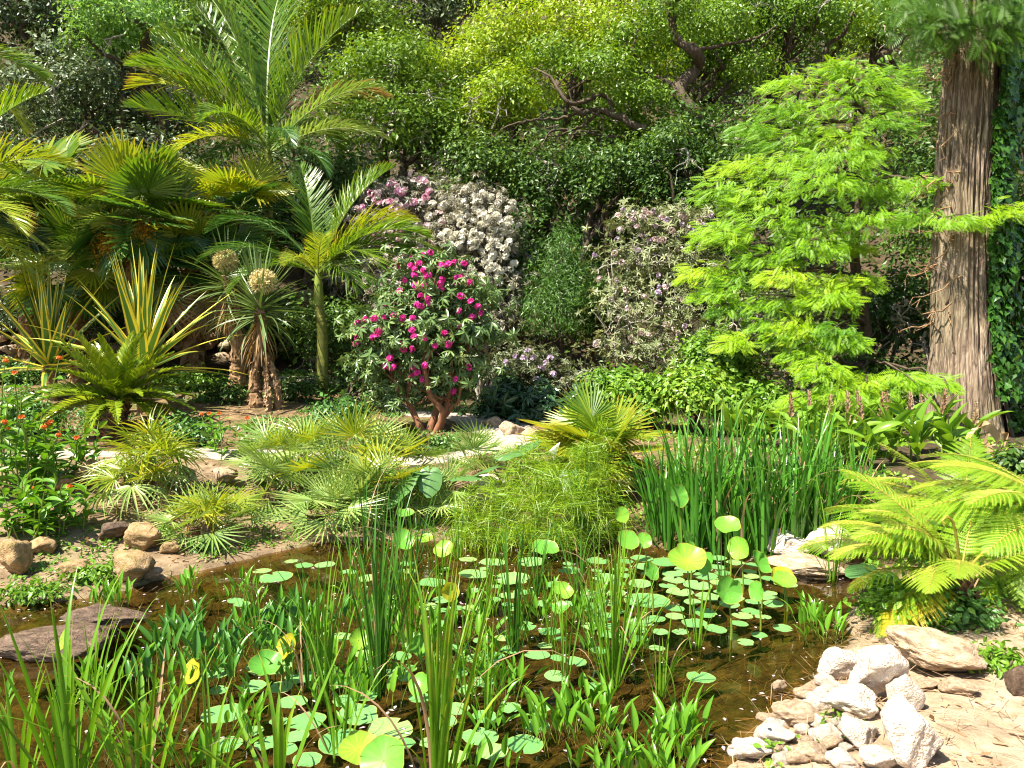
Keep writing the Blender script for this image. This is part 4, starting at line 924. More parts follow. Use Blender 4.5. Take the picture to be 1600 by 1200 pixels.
ub = at(-150, 11.8)
king_palm('taller feather palm outside the upper left corner with a drooping frond', ub, P(-160, 110, 11.8),
          [(-90, 28, 2.25, 0, 'arch'), (-85, 5, 2.1, 0, 'yellow'), (-100, 45, 2.0, 0, 'up'), (100, 30, 2.2, 0, 'arch')], .09, .6, 6, None)

FN = {}
for mk, mt, kw in [('green', 'palm', dict(R=.66)), ('dark', 'palm_dark', dict(R=.66, droop=.2)), ('yellow', 'palm_yellow', dict(R=.64)), ('dead', 'palm_dead', dict(R=.6, droop=.8, cup=-.3)), ('grey', 'palm_pale', dict(R=.62, split=.42)),
                   ('pale', 'palm_pale', dict(R=.44, nseg=18, split=.24, spread=210, droop=.05, pr=.006, pet=.36, widen=1.35)), ('palegold', 'palm_yellow', dict(R=.44, nseg=18, split=.24, spread=210, droop=.08, pr=.006, pet=.36, widen=1.35)),
                   ('spiky', 'palm_pale', dict(R=.40, nseg=15, split=.2, spread=180, droop=.02, pr=.005, pet=.28, widen=1.4)), ('small', 'palm_yellow', dict(R=.34, nseg=15, split=.16, spread=210, droop=.45, pr=.005, pet=.24, widen=1.8)), ('smallg', 'palm_pale', dict(R=.34, nseg=15, split=.16, spread=210, droop=.7, pr=.005, pet=.24, widen=1.8)),
                   ('gold', 'palm_yellow', dict(R=.48, nseg=32, split=.5, spread=240, droop=.08, pet=.32, cup=.05)), ('goldg', 'palm', dict(R=.48, nseg=32, split=.5, spread=240, droop=.1, pet=.32))]:
    for v in (0, 1, 2):
        k2 = dict(nseg=34, spread=280, split=.55, pet=.62, bend=.12 + .25 * v, fold=.7, droop=.14, cup=.06); k2.update(kw)
        FN[(mk, v)] = fan('fan_leaf', M[mt], 500 + len(FN), **k2)
def put_fan(t, key, m4):
    b, st = FN[key]; o = link('fan_leaf', b, t, mat4=m4); link('petiole', st, o)
def fan_palm(name, label, base, top, leaves, rtr, seed, barkm='bark_fibre', extra=None, s=1.0, group=None):
    rng = np.random.default_rng(seed); b = np.array(base); tp = np.array(top) - b; t = thing(name, label, 'palm', b, group)
    trunk_part(t, [(0, 0, -.15), tp * .5, tp], [rtr, rtr * 1.05, rtr * .8], barkm, rough=.06, seed=seed)
    scales(t, [(0, 0, 0), tp * .5, tp], [rtr, rtr * 1.05, rtr * .8], 'palm_dead', 420, rtr * 1.3, seed, -.9)
    for k, (az, el, mk, sc_) in enumerate(leaves):
        put_fan(t, (mk, (k + seed) % 3), xf(tp + np.array([0, 0, rng.uniform(-.12, .05)]), az, el, rng.normal(0, 18), s * sc_))
    return t
rng = np.random.default_rng(60)
def whorl(n, el0, el1, kinds, s0=.9, s1=1.15, rng=rng):
    return [((k * 137.5 + rng.normal(0, 10)) % 360 - 180, el0 + (el1 - el0) * (k / (n - 1)) + rng.normal(0, 6), kinds[int(len(kinds) * min(.999, max(0, k / n + rng.normal(0, .12))))], rng.uniform(s0, s1)) for k in range(n)]
t = fan_palm('fan_palm', 'large fan palm with a full round crown and golden flower sprays at left', at(215, 12.3), P(215, 345, 12.3), whorl(38, 80, -30, ['yellow', 'green', 'green', 'grey', 'dark', 'dark'], .9, 1.15), .14, 61)
tb = np.array(t.location)
for px, py in [(178, 378), (200, 368), (162, 385), (222, 362), (190, 352)]:
    mb = MB(); r2 = np.random.default_rng(px); c = P(px, py, 11.75) - tb; s = P(215, 340, 12.2) - tb; tube(mb, wiggle(r2, s, c, 8, .08, .2), np.linspace(.014, .006, 8), 4, 1)
    n = 380; pos = c + r2.normal(0, 1, (n, 3)) * np.array([.10, .08, .10]); scatter(mb, LEAF2, pos, basis(rdir(r2, n), rdir(r2, n)), .03, r2.random(n))
    tag(link('flower_spray', mb.mesh('flower_spray', [M['gold'], M['stalk']]), t), kind='stuff')
fan_palm('fan_palm', 'fan palm at the far left with one big upright pleated leaf', at(40, 13.2), P(55, 330, 13.2), [(10, 78, 'green', 1.5), (-35, 70, 'green', 1.3), (50, 60, 'yellow', 1.2)] + whorl(24, 60, -35, ['green', 'yellow', 'dark', 'dark'], .9, 1.15), .14, 62)
fan_palm('fan_palm', 'fan palm with brown dead fans hanging, behind the variegated agave', at(300, 13.0), P(300, 420, 13.0), whorl(28, 65, -25, ['yellow', 'dark', 'green', 'dark', 'grey'], .85, 1.1) + [(150, -40, 'dead', 1), (-160, -50, 'dead', 1.05), (-120, -45, 'dead', 1), (175, -60, 'dead', 1.1), (120, -50, 'dead', 1), (-140, -65, 'dead', 1)], .14, 63)
fan_palm('fan_palm', 'fan palm low in the shade between the two variegated agaves', at(120, 12.6), P(120, 420, 12.6), whorl(26, 70, -40, ['green', 'grey', 'dark', 'yellow', 'dark'], .85, 1.05), .10, 64)
fan_palm('fan_palm', 'shaded fan palm between the big fan palm and the small feather palm', at(375, 13.4), P(372, 330, 13.4), whorl(24, 60, -35, ['yellow', 'dark', 'dark', 'dark'], .85, 1.1), .13, 65)
# low palms by the pond
fan_palm('yellow_fan_palm', 'low yellow fan palm behind the feathery grass beside the pond', GT(935, 765), P(935, 705, 7.3), [(35, 74, 'goldg', .95), (-20, 66, 'goldg', .9), (60, 52, 'gold', .95), (-55, 56, 'gold', 1.0), (82, 34, 'gold', 1.1), (-78, 40, 'gold', 1.05), (100, 18, 'gold', 1.05), (-100, 24, 'gold', 1.0), (140, 52, 'gold', .85), (-150, 50, 'gold', .9), (175, 62, 'goldg', .8), (180, 15, 'gold', .85), (130, 5, 'gold', .9), (-125, 2, 'gold', .9), (-80, 5, 'gold', 1.0), (160, -20, 'gold', .9), (-170, -15, 'gold', .9), (110, -12, 'gold', 1.0), (-30, 40, 'gold', .9), (20, 50, 'gold', 1.0), (-140, 25, 'goldg', .9), (150, 30, 'gold', .9)], .07, 66, s=.92)
def cluster_palm(label, spots, n, kinds, s, seed, name='dwarf_fan_palm', el0=85, el1=-8):
    r2 = np.random.default_rng(seed); b = GT(*spots[0][:2]); t = thing(name, label, 'palm', b)
    for q, (px, py, hp) in enumerate(spots):
        g = GT(px, py); g = g - b; h = hp * (b[1] + g[1]) / FPX
        tp = g + np.array([r2.normal(0, .03), 0, h]); trunk_part(t, [g + np.array([0, 0, -.08]), (g + tp) / 2, tp], [.05, .055, .04], 'bark_fibre', rough=.08, seed=seed + q, sides=8)
        for k, (az, el, mk, sc_) in enumerate(whorl(n, el0, el1, kinds, .75, 1.15, r2)):
            put_fan(t, (mk, (k + q) % 3), xf(tp + np.array([0, 0, r2.uniform(-.08, .03)]), az, el, r2.normal(0, 20), s * sc_))
    return t
cluster_palm('big clump of dwarf fan palms with pale spiky leaves on the bank', [(520, 832, 34), (455, 800, 38), (590, 815, 42), (545, 775, 62), (475, 770, 48), (620, 775, 46), (430, 765, 40), (545, 812, 26)], 15, ['spiky', 'palegold', 'pale', 'pale', 'spiky', 'pale', 'spiky'], .82, 71)
cluster_palm('small spiky fan palm in front of the path bend', [(705, 800, 26), (745, 770, 34), (765, 745, 30), (665, 815, 20)], 10, ['spiky', 'spiky', 'pale'], .66, 72, el1=10)
cluster_palm('small yellow topped fan palm between the mossy border stones', [(222, 796, 34), (255, 782, 46), (238, 770, 58)], 13, ['small', 'small', 'smallg', 'smallg'], .86, 73)
cluster_palm('smallest fan palm low on the bare bank', [(325, 846, 26), (350, 836, 18), (300, 838, 16)], 11, ['small', 'spiky', 'spiky'], .72, 74)

# cycad
def cycad():
    b = GT(176, 684); t = thing('cycad', 'cycad with stiff glossy fronds on a short scaly trunk', 'cycad', b); rng = np.random.default_rng(81)
    tp = np.array([.07, 0, .46]); c = curve([(-.02, 0, -.1), (.0, 0, .18), tp], 30); r = np.interp(np.linspace(0, 1, 30), [0, .4, 1], [.15, .17, .15])
    mb = MB(); tube(mb, c, r, 16); link('trunk', mb.mesh('trunk', M['bark'], True), t)
    mb = MB(); n = 420; k = rng.integers(4, 30, n); a = rng.uniform(0, 6.28, n); d = np.stack([np.cos(a), np.sin(a), 0 * a], -1)
    scatter(mb, (LEAF2[0] * np.array([1.6, 1, 1]), LEAF2[1]), c[k] + d * (r[k] - .012)[:, None], basis(d * .5 + np.array([0, 0, -.6]), d * .8 + np.array([0, 0, .9])), .075 * rng.uniform(.7, 1.2, n), rng.random(n))
    link('leaf_bases', mb.mesh('leaf_bases', M['bark_fibre']), t)
    ms = [frond('frond', M['cycad'], 600 + k, L=1.0, npair=64, ll=.165, bend=bd, p=1.3, vang=16, fwd=44, ldroop=.04, lw=.0105, t0=.08, pr=.008, tipshort=.55) for k, bd in enumerate((.35, .6, .8))]
    for k in range(52):
        f = k / 51; el = (72 - 34 * f * 2 if f < .5 else 26 - 26 * (f - .5) * 2) + rng.normal(0, 4)
        link('frond', ms[min(2, int(f * 3))], t, mat4=xf(tp + np.array([0, 0, -.03]), k * 137.5 + rng.normal(0, 6), el, rng.normal(0, 8), (1.0, rng.uniform(.86, 1.0) * (1 - .08 * f), 1.0)))
cycad()
# agaves
def agave_leaf(name, L, w, bend, seed):
    n = 12; t = np.linspace(0, 1, n); a = bend * t ** 2; ds = L / (n - 1)
    y = np.concatenate([[0], np.cumsum(np.cos(a[:-1]))]) * ds; z = -np.concatenate([[0], np.cumsum(np.sin(a[:-1]))]) * ds
    ww = w * (.75 + .25 * np.sin(PI * np.minimum(1, t * 1.6))) * (1 - t ** 2.2) + .0008
    es = np.array([-1, -.62, -.5, 0, .5, .62, 1]); V = np.stack([np.stack([e * ww, y, z + .28 * ww * e * e], -1) for e in es], 1).reshape(-1, 3)
    i = (np.arange(n - 1) * 7)[:, None]; j = np.arange(6)[None]; mb = MB()
    mb.add(V, np.stack([i + j, i + j + 1, i + j + 8, i + j + 7], -1).reshape(-1, 4), 0, .5, np.tile(np.abs(es), n)); return mb.mesh(name, M['agave'], True)
AG = [agave_leaf('leaf', 1.0, .044, bd, k) for k, bd in enumerate((.05, .2, .4))]
def agave(label, base, n, L, seed, h0):
    rng = np.random.default_rng(seed); t = thing('variegated_agave', label, 'agave', base, 'variegated agaves'); trunk_part(t, [(0, 0, -.1), (0, 0, h0 * .5), (0, 0, h0)], [.1, .1, .08], 'bark_fibre', sides=10, rough=.05)
    for k in range(n):
        f = k / (n - 1); el = 86 - 90 * f ** 1.35 + rng.normal(0, 3)
        link('leaf', AG[min(2, int(f * 3))], t, mat4=xf((0, 0, h0 - .1 * f), k * 137.5 + rng.normal(0, 8), el, rng.normal(0, 10), (L * 1.0, L * rng.uniform(.85, 1.1), L)))
agave('yellow edged agave with long sword leaves behind the cycad', at(222, 10.4), 40, 1.6, 91, .66)
agave('yellow edged agave at the left edge with leaves sweeping to the left', at(75, 11.3), 34, 1.5, 92, .55)
# yucca-like plants with ball flowers
YL = [blade('leaf', M['yucca'], 1.0, .020, bd, 1.6, 8, .4, 1.0, 2.5) for bd in (.15, .5, .9)]
YD = [blade('dead_leaf', M['palm_dead'], 1.0, .020, bd, 1.6, 7, .4, 1.0, 2.5) for bd in (.2, .5)]
BALL = {}
def ball(k):
    rng = np.random.default_rng(k); d = rdir(rng, 520); mb = MB(); V, F = ICO[2]; mb.add(V * .5, F, 0, .2)
    scatter(mb, (NARROW[0] * np.array([1.3, 1, 1]), NARROW[1]), d * .55, basis(np.cross(d, rdir(rng, 520)), d + rng.normal(0, .15, d.shape)), .45 * rng.uniform(.8, 1.2, 520), rng.random(520))
    mb2 = [(d * .93, .12)]; scatter(mb, FLORET, d * rng.uniform(.72, 1.02, (520, 1)), basis(d, rdir(rng, 520)), .06 * rng.uniform(.6, 1.5, 520), rng.random(520)); return mb.mesh('flower_ball', M['cream'])
def yucca(label, base, head, ballp, stems, seed, L=.85, n=130):
    rng = np.random.default_rng(seed); b = np.array(base); t = thing('yucca_tree', label, 'yucca', b, 'yuccas with ball shaped flower heads'); hd = np.array(head) - b
    for k, (pts, rr) in enumerate(stems):
        trunk_part(t, [np.array(p) - b for p in pts], rr, 'bark_fibre', rough=.14, seed=seed + k, sides=12); scales(t, [np.array(p) - b for p in pts], rr, 'bark_fibre', 160, .07, seed + k, -.9)
    for k in range(n):
        f = k / (n - 1); el = 82 - 105 * f ** .9 + rng.normal(0, 7); link('leaf', YL[min(2, int(f * 3))], t, mat4=xf(hd + np.array([0, 0, .05 - .2 * f]), k * 137.5 + rng.normal(0, 12), el, rng.normal(0, 20), L * rng.uniform(.8, 1.15)))
    for k in range(85):
        link('dead_leaf', YD[k % 2], t, mat4=xf(hd + np.array([0, 0, -.12 - .28 * rng.random()]), rng.uniform(0, 360), -48 - rng.uniform(0, 36), rng.normal(0, 25), L * rng.uniform(.45, .8)))
    o = link('flower_ball', ball(seed), t, mat4=xf(np.array(ballp) - b, 0, 0, 0, (.19, .19, .18)))
yb = at(410, 10.6)
yucca('yucca with a cream ball flower head and brown dead skirt on twin leaning trunks', yb, P(405, 480, 10.5), P(411, 440, 10.35),
      [([yb + np.array([-.08, 0, -.1]), P(398, 590, 10.6), P(408, 540, 10.55), P(404, 470, 10.5)], [.11, .07, .065, .08]), ([yb + np.array([.22, -.1, -.1]), P(432, 600, 10.5), P(418, 555, 10.5)], [.055, .04, .035]), ([yb + np.array([.14, -.2, -.1]), P(418, 610, 10.4), P(415, 560, 10.5)], [.05, .035, .03])], 95)
yb2 = at(365, 12.0)
yucca('yucca with a brownish ball flower head, behind and left of the cream one', yb2, P(356, 440, 11.7), P(353, 408, 11.5), [([yb2 + np.array([0, 0, -.1]), P(372, 560, 11.9), P(358, 430, 11.7)], [.14, .1, .1])], 96, .8, 90)

# dry stone wall of the upper terrace
def stone_wall():
    b = np.array([-8.5, 14.6, hz(-8.5, 14.5)]); t = thing('dry_stone_wall', 'rough dry stone terrace wall glimpsed behind the palms', 'wall', b); rng = np.random.default_rng(101)
    ms = [rock_mesh('stone', M['rock_tan'], 800 + k, 3) for k in range(5)]
    z = -.2
    while z < 1.15:
        hgt = rng.uniform(.17, .27); x = -6.0 + rng.uniform(0, .2)
        while x < 4.6:
            w = rng.uniform(.25, .6); gz = hz(b[0] + x, 14.5) - b[2]
            link('stone', ms[rng.integers(5)], t, mat4=Matrix.Translation((x + w / 2, rng.normal(0, .03), gz + z + hgt / 2)) @ Matrix.Rotation(rng.uniform(-.1, .1), 4, 'Y') @ Matrix.Diagonal((w * .53, .22, hgt * .54, 1))); x += w
        z += hgt
stone_wall()
print('PALMS done')

# ------------------------------------------------------------------ rocks
for k, (px, py, w, h, mt, lb) in enumerate([
    (1316, 1066, 68, 52, 'rock_white', 'rounded pale rock at the upper end of the white rock pile by the water'),
    (1378, 1105, 98, 108, 'rock_white', 'tall jagged white rock with grey veins in the middle of the pile'),
    (1420, 1120, 62, 66, 'rock_white', 'smooth white rock beside the jagged one, next to the sandy path'),
    (1436, 1212, 104, 118, 'rock_white', 'largest white rock, at the bottom of the pile beside the sand'),
    (1335, 1130, 95, 55, 'rock_white', 'bright white rock below the jagged one'),
    (1290, 1112, 50, 40, 'rock_white', 'small cream rock below the rounded pale rock'),
    (1262, 1095, 44, 20, 'rock_tan', 'small tan stone at the water edge by the pile'),
    (1220, 1082, 24, 22, 'rock_tan', 'little brown stone standing in the shallow water'),
    (1248, 1140, 90, 36, 'rock_tan', 'flat tan stone between the white pile and the water'),
    (1215, 1165, 70, 30, 'rock_white', 'flat pale stone half in the brown water'),
    (1172, 1195, 80, 36, 'rock_white', 'flat pale stone at the bottom edge by the water'),
    (1295, 1168, 60, 36, 'rock_white', 'squarish cream stone in front of the bright white rock'),
    (1350, 1172, 78, 46, 'rock_white', 'broad white stone left of the largest rock'),
    (1265, 1192, 60, 32, 'rock_tan', 'tan stone low in the front of the pile'),
    (1322, 1205, 56, 34, 'rock_white', 'small white stone at the bottom edge below the broad one'),
    (1378, 1210, 60, 44, 'rock_white', 'white stone at the bottom edge touching the largest rock'),
    (1205, 1135, 44, 18, 'rock_tan', 'thin brown stone slab just under the water edge'),
    (1470, 1058, 165, 62, 'rock_tan', 'long flat grey tan slab behind the white pile under the fern'),
    (1505, 1088, 60, 26, 'rock_tan', 'small flat stone sunk in the sandy path'),
    (1450, 1082, 50, 18, 'rock_tan', 'small flat stone between the slab and the sand'),
    (1600, 1090, 50, 50, 'rock_grey', 'grey stone at the right edge of the sandy path'),
    (1240, 872, 90, 42, 'rock_white', 'pale shore rock under the iris leaves at the far side'),
    (1300, 878, 90, 62, 'rock_white', 'rounded cream shore rock left of the tree fern'),
    (1272, 900, 130, 30, 'rock_tan', 'flat wet shore rock sloping into the water below the cream one'),
    (1340, 885, 40, 60, 'rock_grey', 'upright grey stone beside the tree fern fronds'),
    (18, 905, 66, 66, 'rock_brown', 'brown mossy rock at the left edge on the bank'),
    (195, 915, 78, 54, 'rock_brown', 'squared brown rock at the water edge on the left bank'),
    (218, 862, 72, 46, 'rock_brown', 'brown rock on the bank above the squared one'),
    (168, 850, 60, 38, 'rock_grey', 'dark grey rock leaning on the brown rock of the bank'),
    (50, 1034, 190, 40, 'rock_grey', 'big wet grey boulder lying in the water at the left edge'),
    (150, 985, 130, 28, 'rock_grey', 'reddish grey boulder in the water behind the big wet one'),
    (130, 765, 46, 50, 'rock_brown', 'mossy border stone nearest the orange flowers'),
    (182, 768, 40, 52, 'rock_brown', 'mossy border stone left of the small yellow palm'),
    (90, 770, 44, 36, 'rock_brown', 'border stone half hidden by the orange flowered plants'),
    (290, 762, 44, 36, 'rock_tan', 'border stone right of the small yellow palm'),
    (345, 758, 48, 30, 'rock_tan', 'border stone halfway along the path edge'),
    (400, 758, 44, 30, 'rock_tan', 'border stone beside the dwarf fan palm clump'),
    (755, 800, 76, 64, 'rock_white', 'cream boulder behind the spiky palm by the path'),
    (655, 760, 60, 36, 'rock_white', 'pale border stone below the magenta rhododendron'),
    (800, 682, 44, 28, 'rock_tan', 'brown border stone at the far side of the path bend'),
    (768, 670, 36, 24, 'rock_tan', 'tan border stone left of the brown one at the path bend'),
    (832, 686, 36, 22, 'rock_tan', 'small border stone near the yellow palm at the path bend'),
    (60, 870, 60, 36, 'rock_brown', 'low brown stone half buried in the left bank'),
    (265, 868, 40, 24, 'rock_brown', 'small brown stone right of the bank rocks'), (110, 905, 50, 30, 'rock_brown', 'low brown stone left of the squared rock'), (235, 905, 36, 20, 'rock_tan', 'little tan stone right of the squared rock at the water'), (1450, 1180, 40, 30, 'rock_tan', 'small stone leaning on the largest white rock by the sand'),
    ]):
    rock(px, py, w, h, mt, lb, k, 'rocks around the pond', sub=5 if w > 90 else 4, sink=.12 if h > 40 else .3, depth=.75 if h < w else .9)

# little stones bedded between the big ones
rng = np.random.default_rng(115); small = []
for _ in range(400):
    x, y = rng.uniform(1150, 1470), rng.uniform(1075, 1200)
    if x < 1150 + (1200 - y) * 1.05 or x > 1400 + (y - 1075) * .3: continue
    if any(abs(x - a) + abs(y - b) * 1.3 < 25 for a, b in small): continue
    small.append((x, y))
small.sort()
for k, (x, y) in enumerate(small[:34]):
    rock(x, y, rng.uniform(20, 44), rng.uniform(14, 26), ('rock_white', 'rock_tan', 'rock_white')[k % 3], 'small cream stone bedded in the white rock pile', k + 60, 'small stones of the white pile', sub=3, sink=.35)

# fallen litter on soil and pond bed
def litter(name, label, mat, n, xr, yr, L, w, seed, test, lift=.006, tilt=.25):
    rng = np.random.default_rng(seed); x = rng.uniform(*xr, n); y = rng.uniform(*yr, n); sdv = pond_sd(x, y); k = test(x, y, sdv); x, y = x[k], y[k]; z = H(x, y) + lift; n = len(x)
    T = (np.array([[-w, 0, 0], [w, 0, 0], [w * .6, 1, .04], [-w * .6, 1, .04]]), np.array([[0, 1, 2, 3]])); mb = MB()
    scatter(mb, T, np.stack([x, y, z], -1), basis(np.array([0, 0, 1.]) + rng.normal(0, tilt, (n, 3)), rng.normal(0, 1, (n, 3)) * np.array([1, 1, .05])), L * rng.uniform(.5, 1.5, n), rng.random(n))
    return tag(link(name, mb.mesh(name, mat)), label, None, None, 'stuff')
litter('fallen_needles', 'straw coloured needles and stems littering the pond bed', leafmat('sunken_straw', [(0, (.09, .06, .025)), (1, (.24, .17, .08))], .1, .8), 6000, (-3, 2.6), (2.4, 6.3), .09, .014, 111, lambda x, y, d: d < .05, lift=.02)
litter('leaf_litter', 'dry leaf litter scattered over the banks', M['dry'], 9000, (-6.5, 3.5), (2.5, 11), .035, .25, 112, lambda x, y, d: d > .05, lift=.006)
litter('pebbles_litter', 'dry needles strewn among the white rocks and sand', M['dry'], 3000, (.4, 3.2), (2.4, 4.4), .07, .02, 113, lambda x, y, d: d > -.1, lift=.02)
def weeds(name, label, mat, n, xr, yr, size, seed, test, per=9, spread=.03):
    rng = np.random.default_rng(seed); x = rng.uniform(*xr, n); y = rng.uniform(*yr, n); k = test(x, y, pond_sd(x, y), fbm(np.stack([x, y, 0 * x], -1) * 1.6 + seed, 3)); x, y = x[k], y[k]; i = np.repeat(np.arange(len(x)), per); m = len(i); mb = MB()
    px = x[i] + rng.normal(0, spread, m); py = y[i] + rng.normal(0, spread, m); pos = np.stack([px, py, H(px, py) + np.abs(rng.normal(0, .015, m))], -1)
    scatter(mb, LEAF2, pos, basis(np.array([0, -.2, .6]) + rng.normal(0, .5, (m, 3)), rng.normal(0, 1, (m, 3)) + np.array([0, 0, .6])), size * rng.uniform(.5, 1.5, m), rng.random(m))
    return tag(link(name, mb.mesh(name, mat)), label, None, None, 'stuff')
weeds('bank_weeds', 'low green weeds and moss creeping over the left bank', M['bush_green'], 2600, (-6, .3), (4.6, 8), .035, 116, lambda x, y, d, f: (d > .03) & (f > .12))
weeds('bed_weeds', 'dark low weeds covering the soil of the palm bed', M['herb'], 3600, (-9, .6), (8.3, 13.5), .05, 117, lambda x, y, d, f: f > .05, spread=.05)
weeds('far_bank_weeds', 'green weeds on the banks right and behind the pond', M['bush_green'], 2600, (0, 6), (4.2, 12), .05, 118, lambda x, y, d, f: (d > .05) & (f > -.1) & ((x > 2.2) | (y > 6.4)), spread=.05)
def floaters():
    rng = np.random.default_rng(114); n = 900; x = rng.uniform(-3.5, 2.4, n); y = rng.uniform(2.6, 6.3, n); k = pond_sd(x, y) < -.05; x, y = x[k], y[k]; n = len(x); mb = MB()
    scatter(mb, LEAF2, np.stack([x, y, np.full(n, .006)], -1), basis(np.array([0, 0, 1.]) + rng.normal(0, .05, (n, 3)), rng.normal(0, 1, (n, 3)) * np.array([1, 1, 0])), .02 * rng.uniform(.4, 1.6, n), rng.random(n))
    tag(link('floating_debris', mb.mesh('floating_debris', M['blush'])), 'tiny pale petals and flecks floating on the pond', None, None, 'stuff')
floaters()

# ------------------------------------------------------------------ lotus leaves
def pad_mesh(name, mat, seed, cup=.04, wav=.03, notch=True, smooth=True):
    rng = np.random.default_rng(seed); n = 30; th = np.linspace(0, 2 * PI, n, endpoint=False); ph = rng.uniform(0, 6.28, 4); V = [[0, 0, 0]]; F = []
    rr = 1 + .05 * np.sin(2 * th + ph[0]) + .03 * np.sin(5 * th + ph[1])
    if notch: rr = rr * (1 - .55 * np.exp(-((th - PI) / .10) ** 2))
    for _ in range(seed % 3):
        rr = rr * (1 - rng.uniform(.08, .22) * np.exp(-((np.angle(np.exp(1j * (th - rng.uniform(0, 6.28))))) / rng.uniform(.12, .3)) ** 2))
    for r in (.35, .7, .93, 1.0):
        z = cup * r ** 2 + wav * r ** 2 * np.sin(3 * th + ph[2]) + .5 * wav * r ** 3 * np.sin(7 * th + ph[3]) + (.012 if r == 1 else 0)
        V += np.stack([np.cos(th) * rr * r, np.sin(th) * rr * r, z], -1).tolist()
    mb = MB(); j = np.arange(n); k = (j + 1) % n
    V = np.array(V); vr = np.concatenate([[1.0], np.tile(np.where(np.arange(n) % 2 == 0, .95, .15), 4) * np.repeat([1, .9, .7, .5], n)]); tv = np.concatenate([[0], np.repeat([.35, .7, .93, 1.], n)]); V[1:, 2] += np.where(np.tile(np.arange(n), 4) % 2 == 0, -.008, .008); mb.add(V, np.stack([0 * j, 1 + j, 1 + k], -1), 0, vr, tv); F = []
    for q in range(3): F.append(np.stack([1 + q * n + j, 1 + (q + 1) * n + j, 1 + (q + 1) * n + k, 1 + q * n + k], -1))
    mb.F.append((np.concatenate(F), 0)); return mb.mesh(name, mat, smooth)
PADS = [pad_mesh('lotus_leaf', M['pad'], 120 + k, .0, .012 + .008 * (k % 3), k % 2 == 0) for k in range(8)]
rng = np.random.default_rng(121); placed = []
SPEC = [(430, 903, 26), (508, 884, 16), (475, 886, 14), (455, 880, 10), (545, 895, 14), (675, 912, 22), (690, 940, 16), (850, 858, 20), (870, 915, 18), (1010, 940, 36), (1060, 950, 30), (945, 905, 20), (1000, 915, 20), (1085, 975, 20), (1118, 985, 18), (1160, 965, 16), (1155, 978, 14), (1095, 1060, 22), (1040, 880, 22),
        (1105, 935, 20), (740, 900, 24), (800, 905, 30), (770, 880, 20), (830, 880, 22), (420, 1045, 36), (470, 1060, 24), (395, 1075, 22), (300, 1168, 24), (420, 1165, 22), (535, 1165, 40), (610, 1140, 36), (690, 1130, 26), (750, 1155, 30), (770, 1180, 26), (820, 1165, 30), (480, 1130, 30), (560, 1120, 34), (250, 1110, 30), (240, 1075, 24), (350, 1120, 34), (1165, 1005, 14), (930, 1076, 18)]
cand = [(x, y, r) for x, y, r in SPEC]
for _ in range(1500):
    y = rng.uniform(872, 1195); x = rng.normal(760 if y < 1040 else 560, 210); cand.append((x, y, rng.uniform(10, 19) * (.75 + (y - 870) / 480)))
for _ in range(500): cand.insert(len(SPEC), (rng.normal(1080, 75), rng.uniform(872, 990), rng.uniform(11, 22)))
for x, y, r in cand:
    if not (330 < x < 1240) or (y > 1060 and x > 900 and (x, y, r) not in SPEC): continue
    p = G(x, y); R = r * p[1] / FPX
    if pond_sd(np.array([p[0]]), np.array([p[1]]))[0] > -.15: continue
    if any((p[0] - q[0]) ** 2 + (p[1] - q[1]) ** 2 < ((R + q[2]) * .93) ** 2 for q in placed): continue
    placed.append((p[0], p[1], R))
    if len(placed) > 185: break
for k, (x, y, R) in enumerate(placed):
    o = link('lotus_leaf', PADS[k % 8]); o.location = (x, y, .006 + .003 * (k % 4)); o.scale = (R, R, R); o.rotation_euler = (rng.normal(0, .02), rng.normal(0, .02), rng.uniform(0, 6.28))
    tag(o, 'round green lotus leaf floating flat on the brown pond', 'lotus leaf', 'floating lotus leaves')
LO = {(m, k): pad_mesh('leaf', M[m], 140 + k, .16 + .1 * k, .07, False) for m in ('lotus', 'lotus_yellow') for k in range(3)}
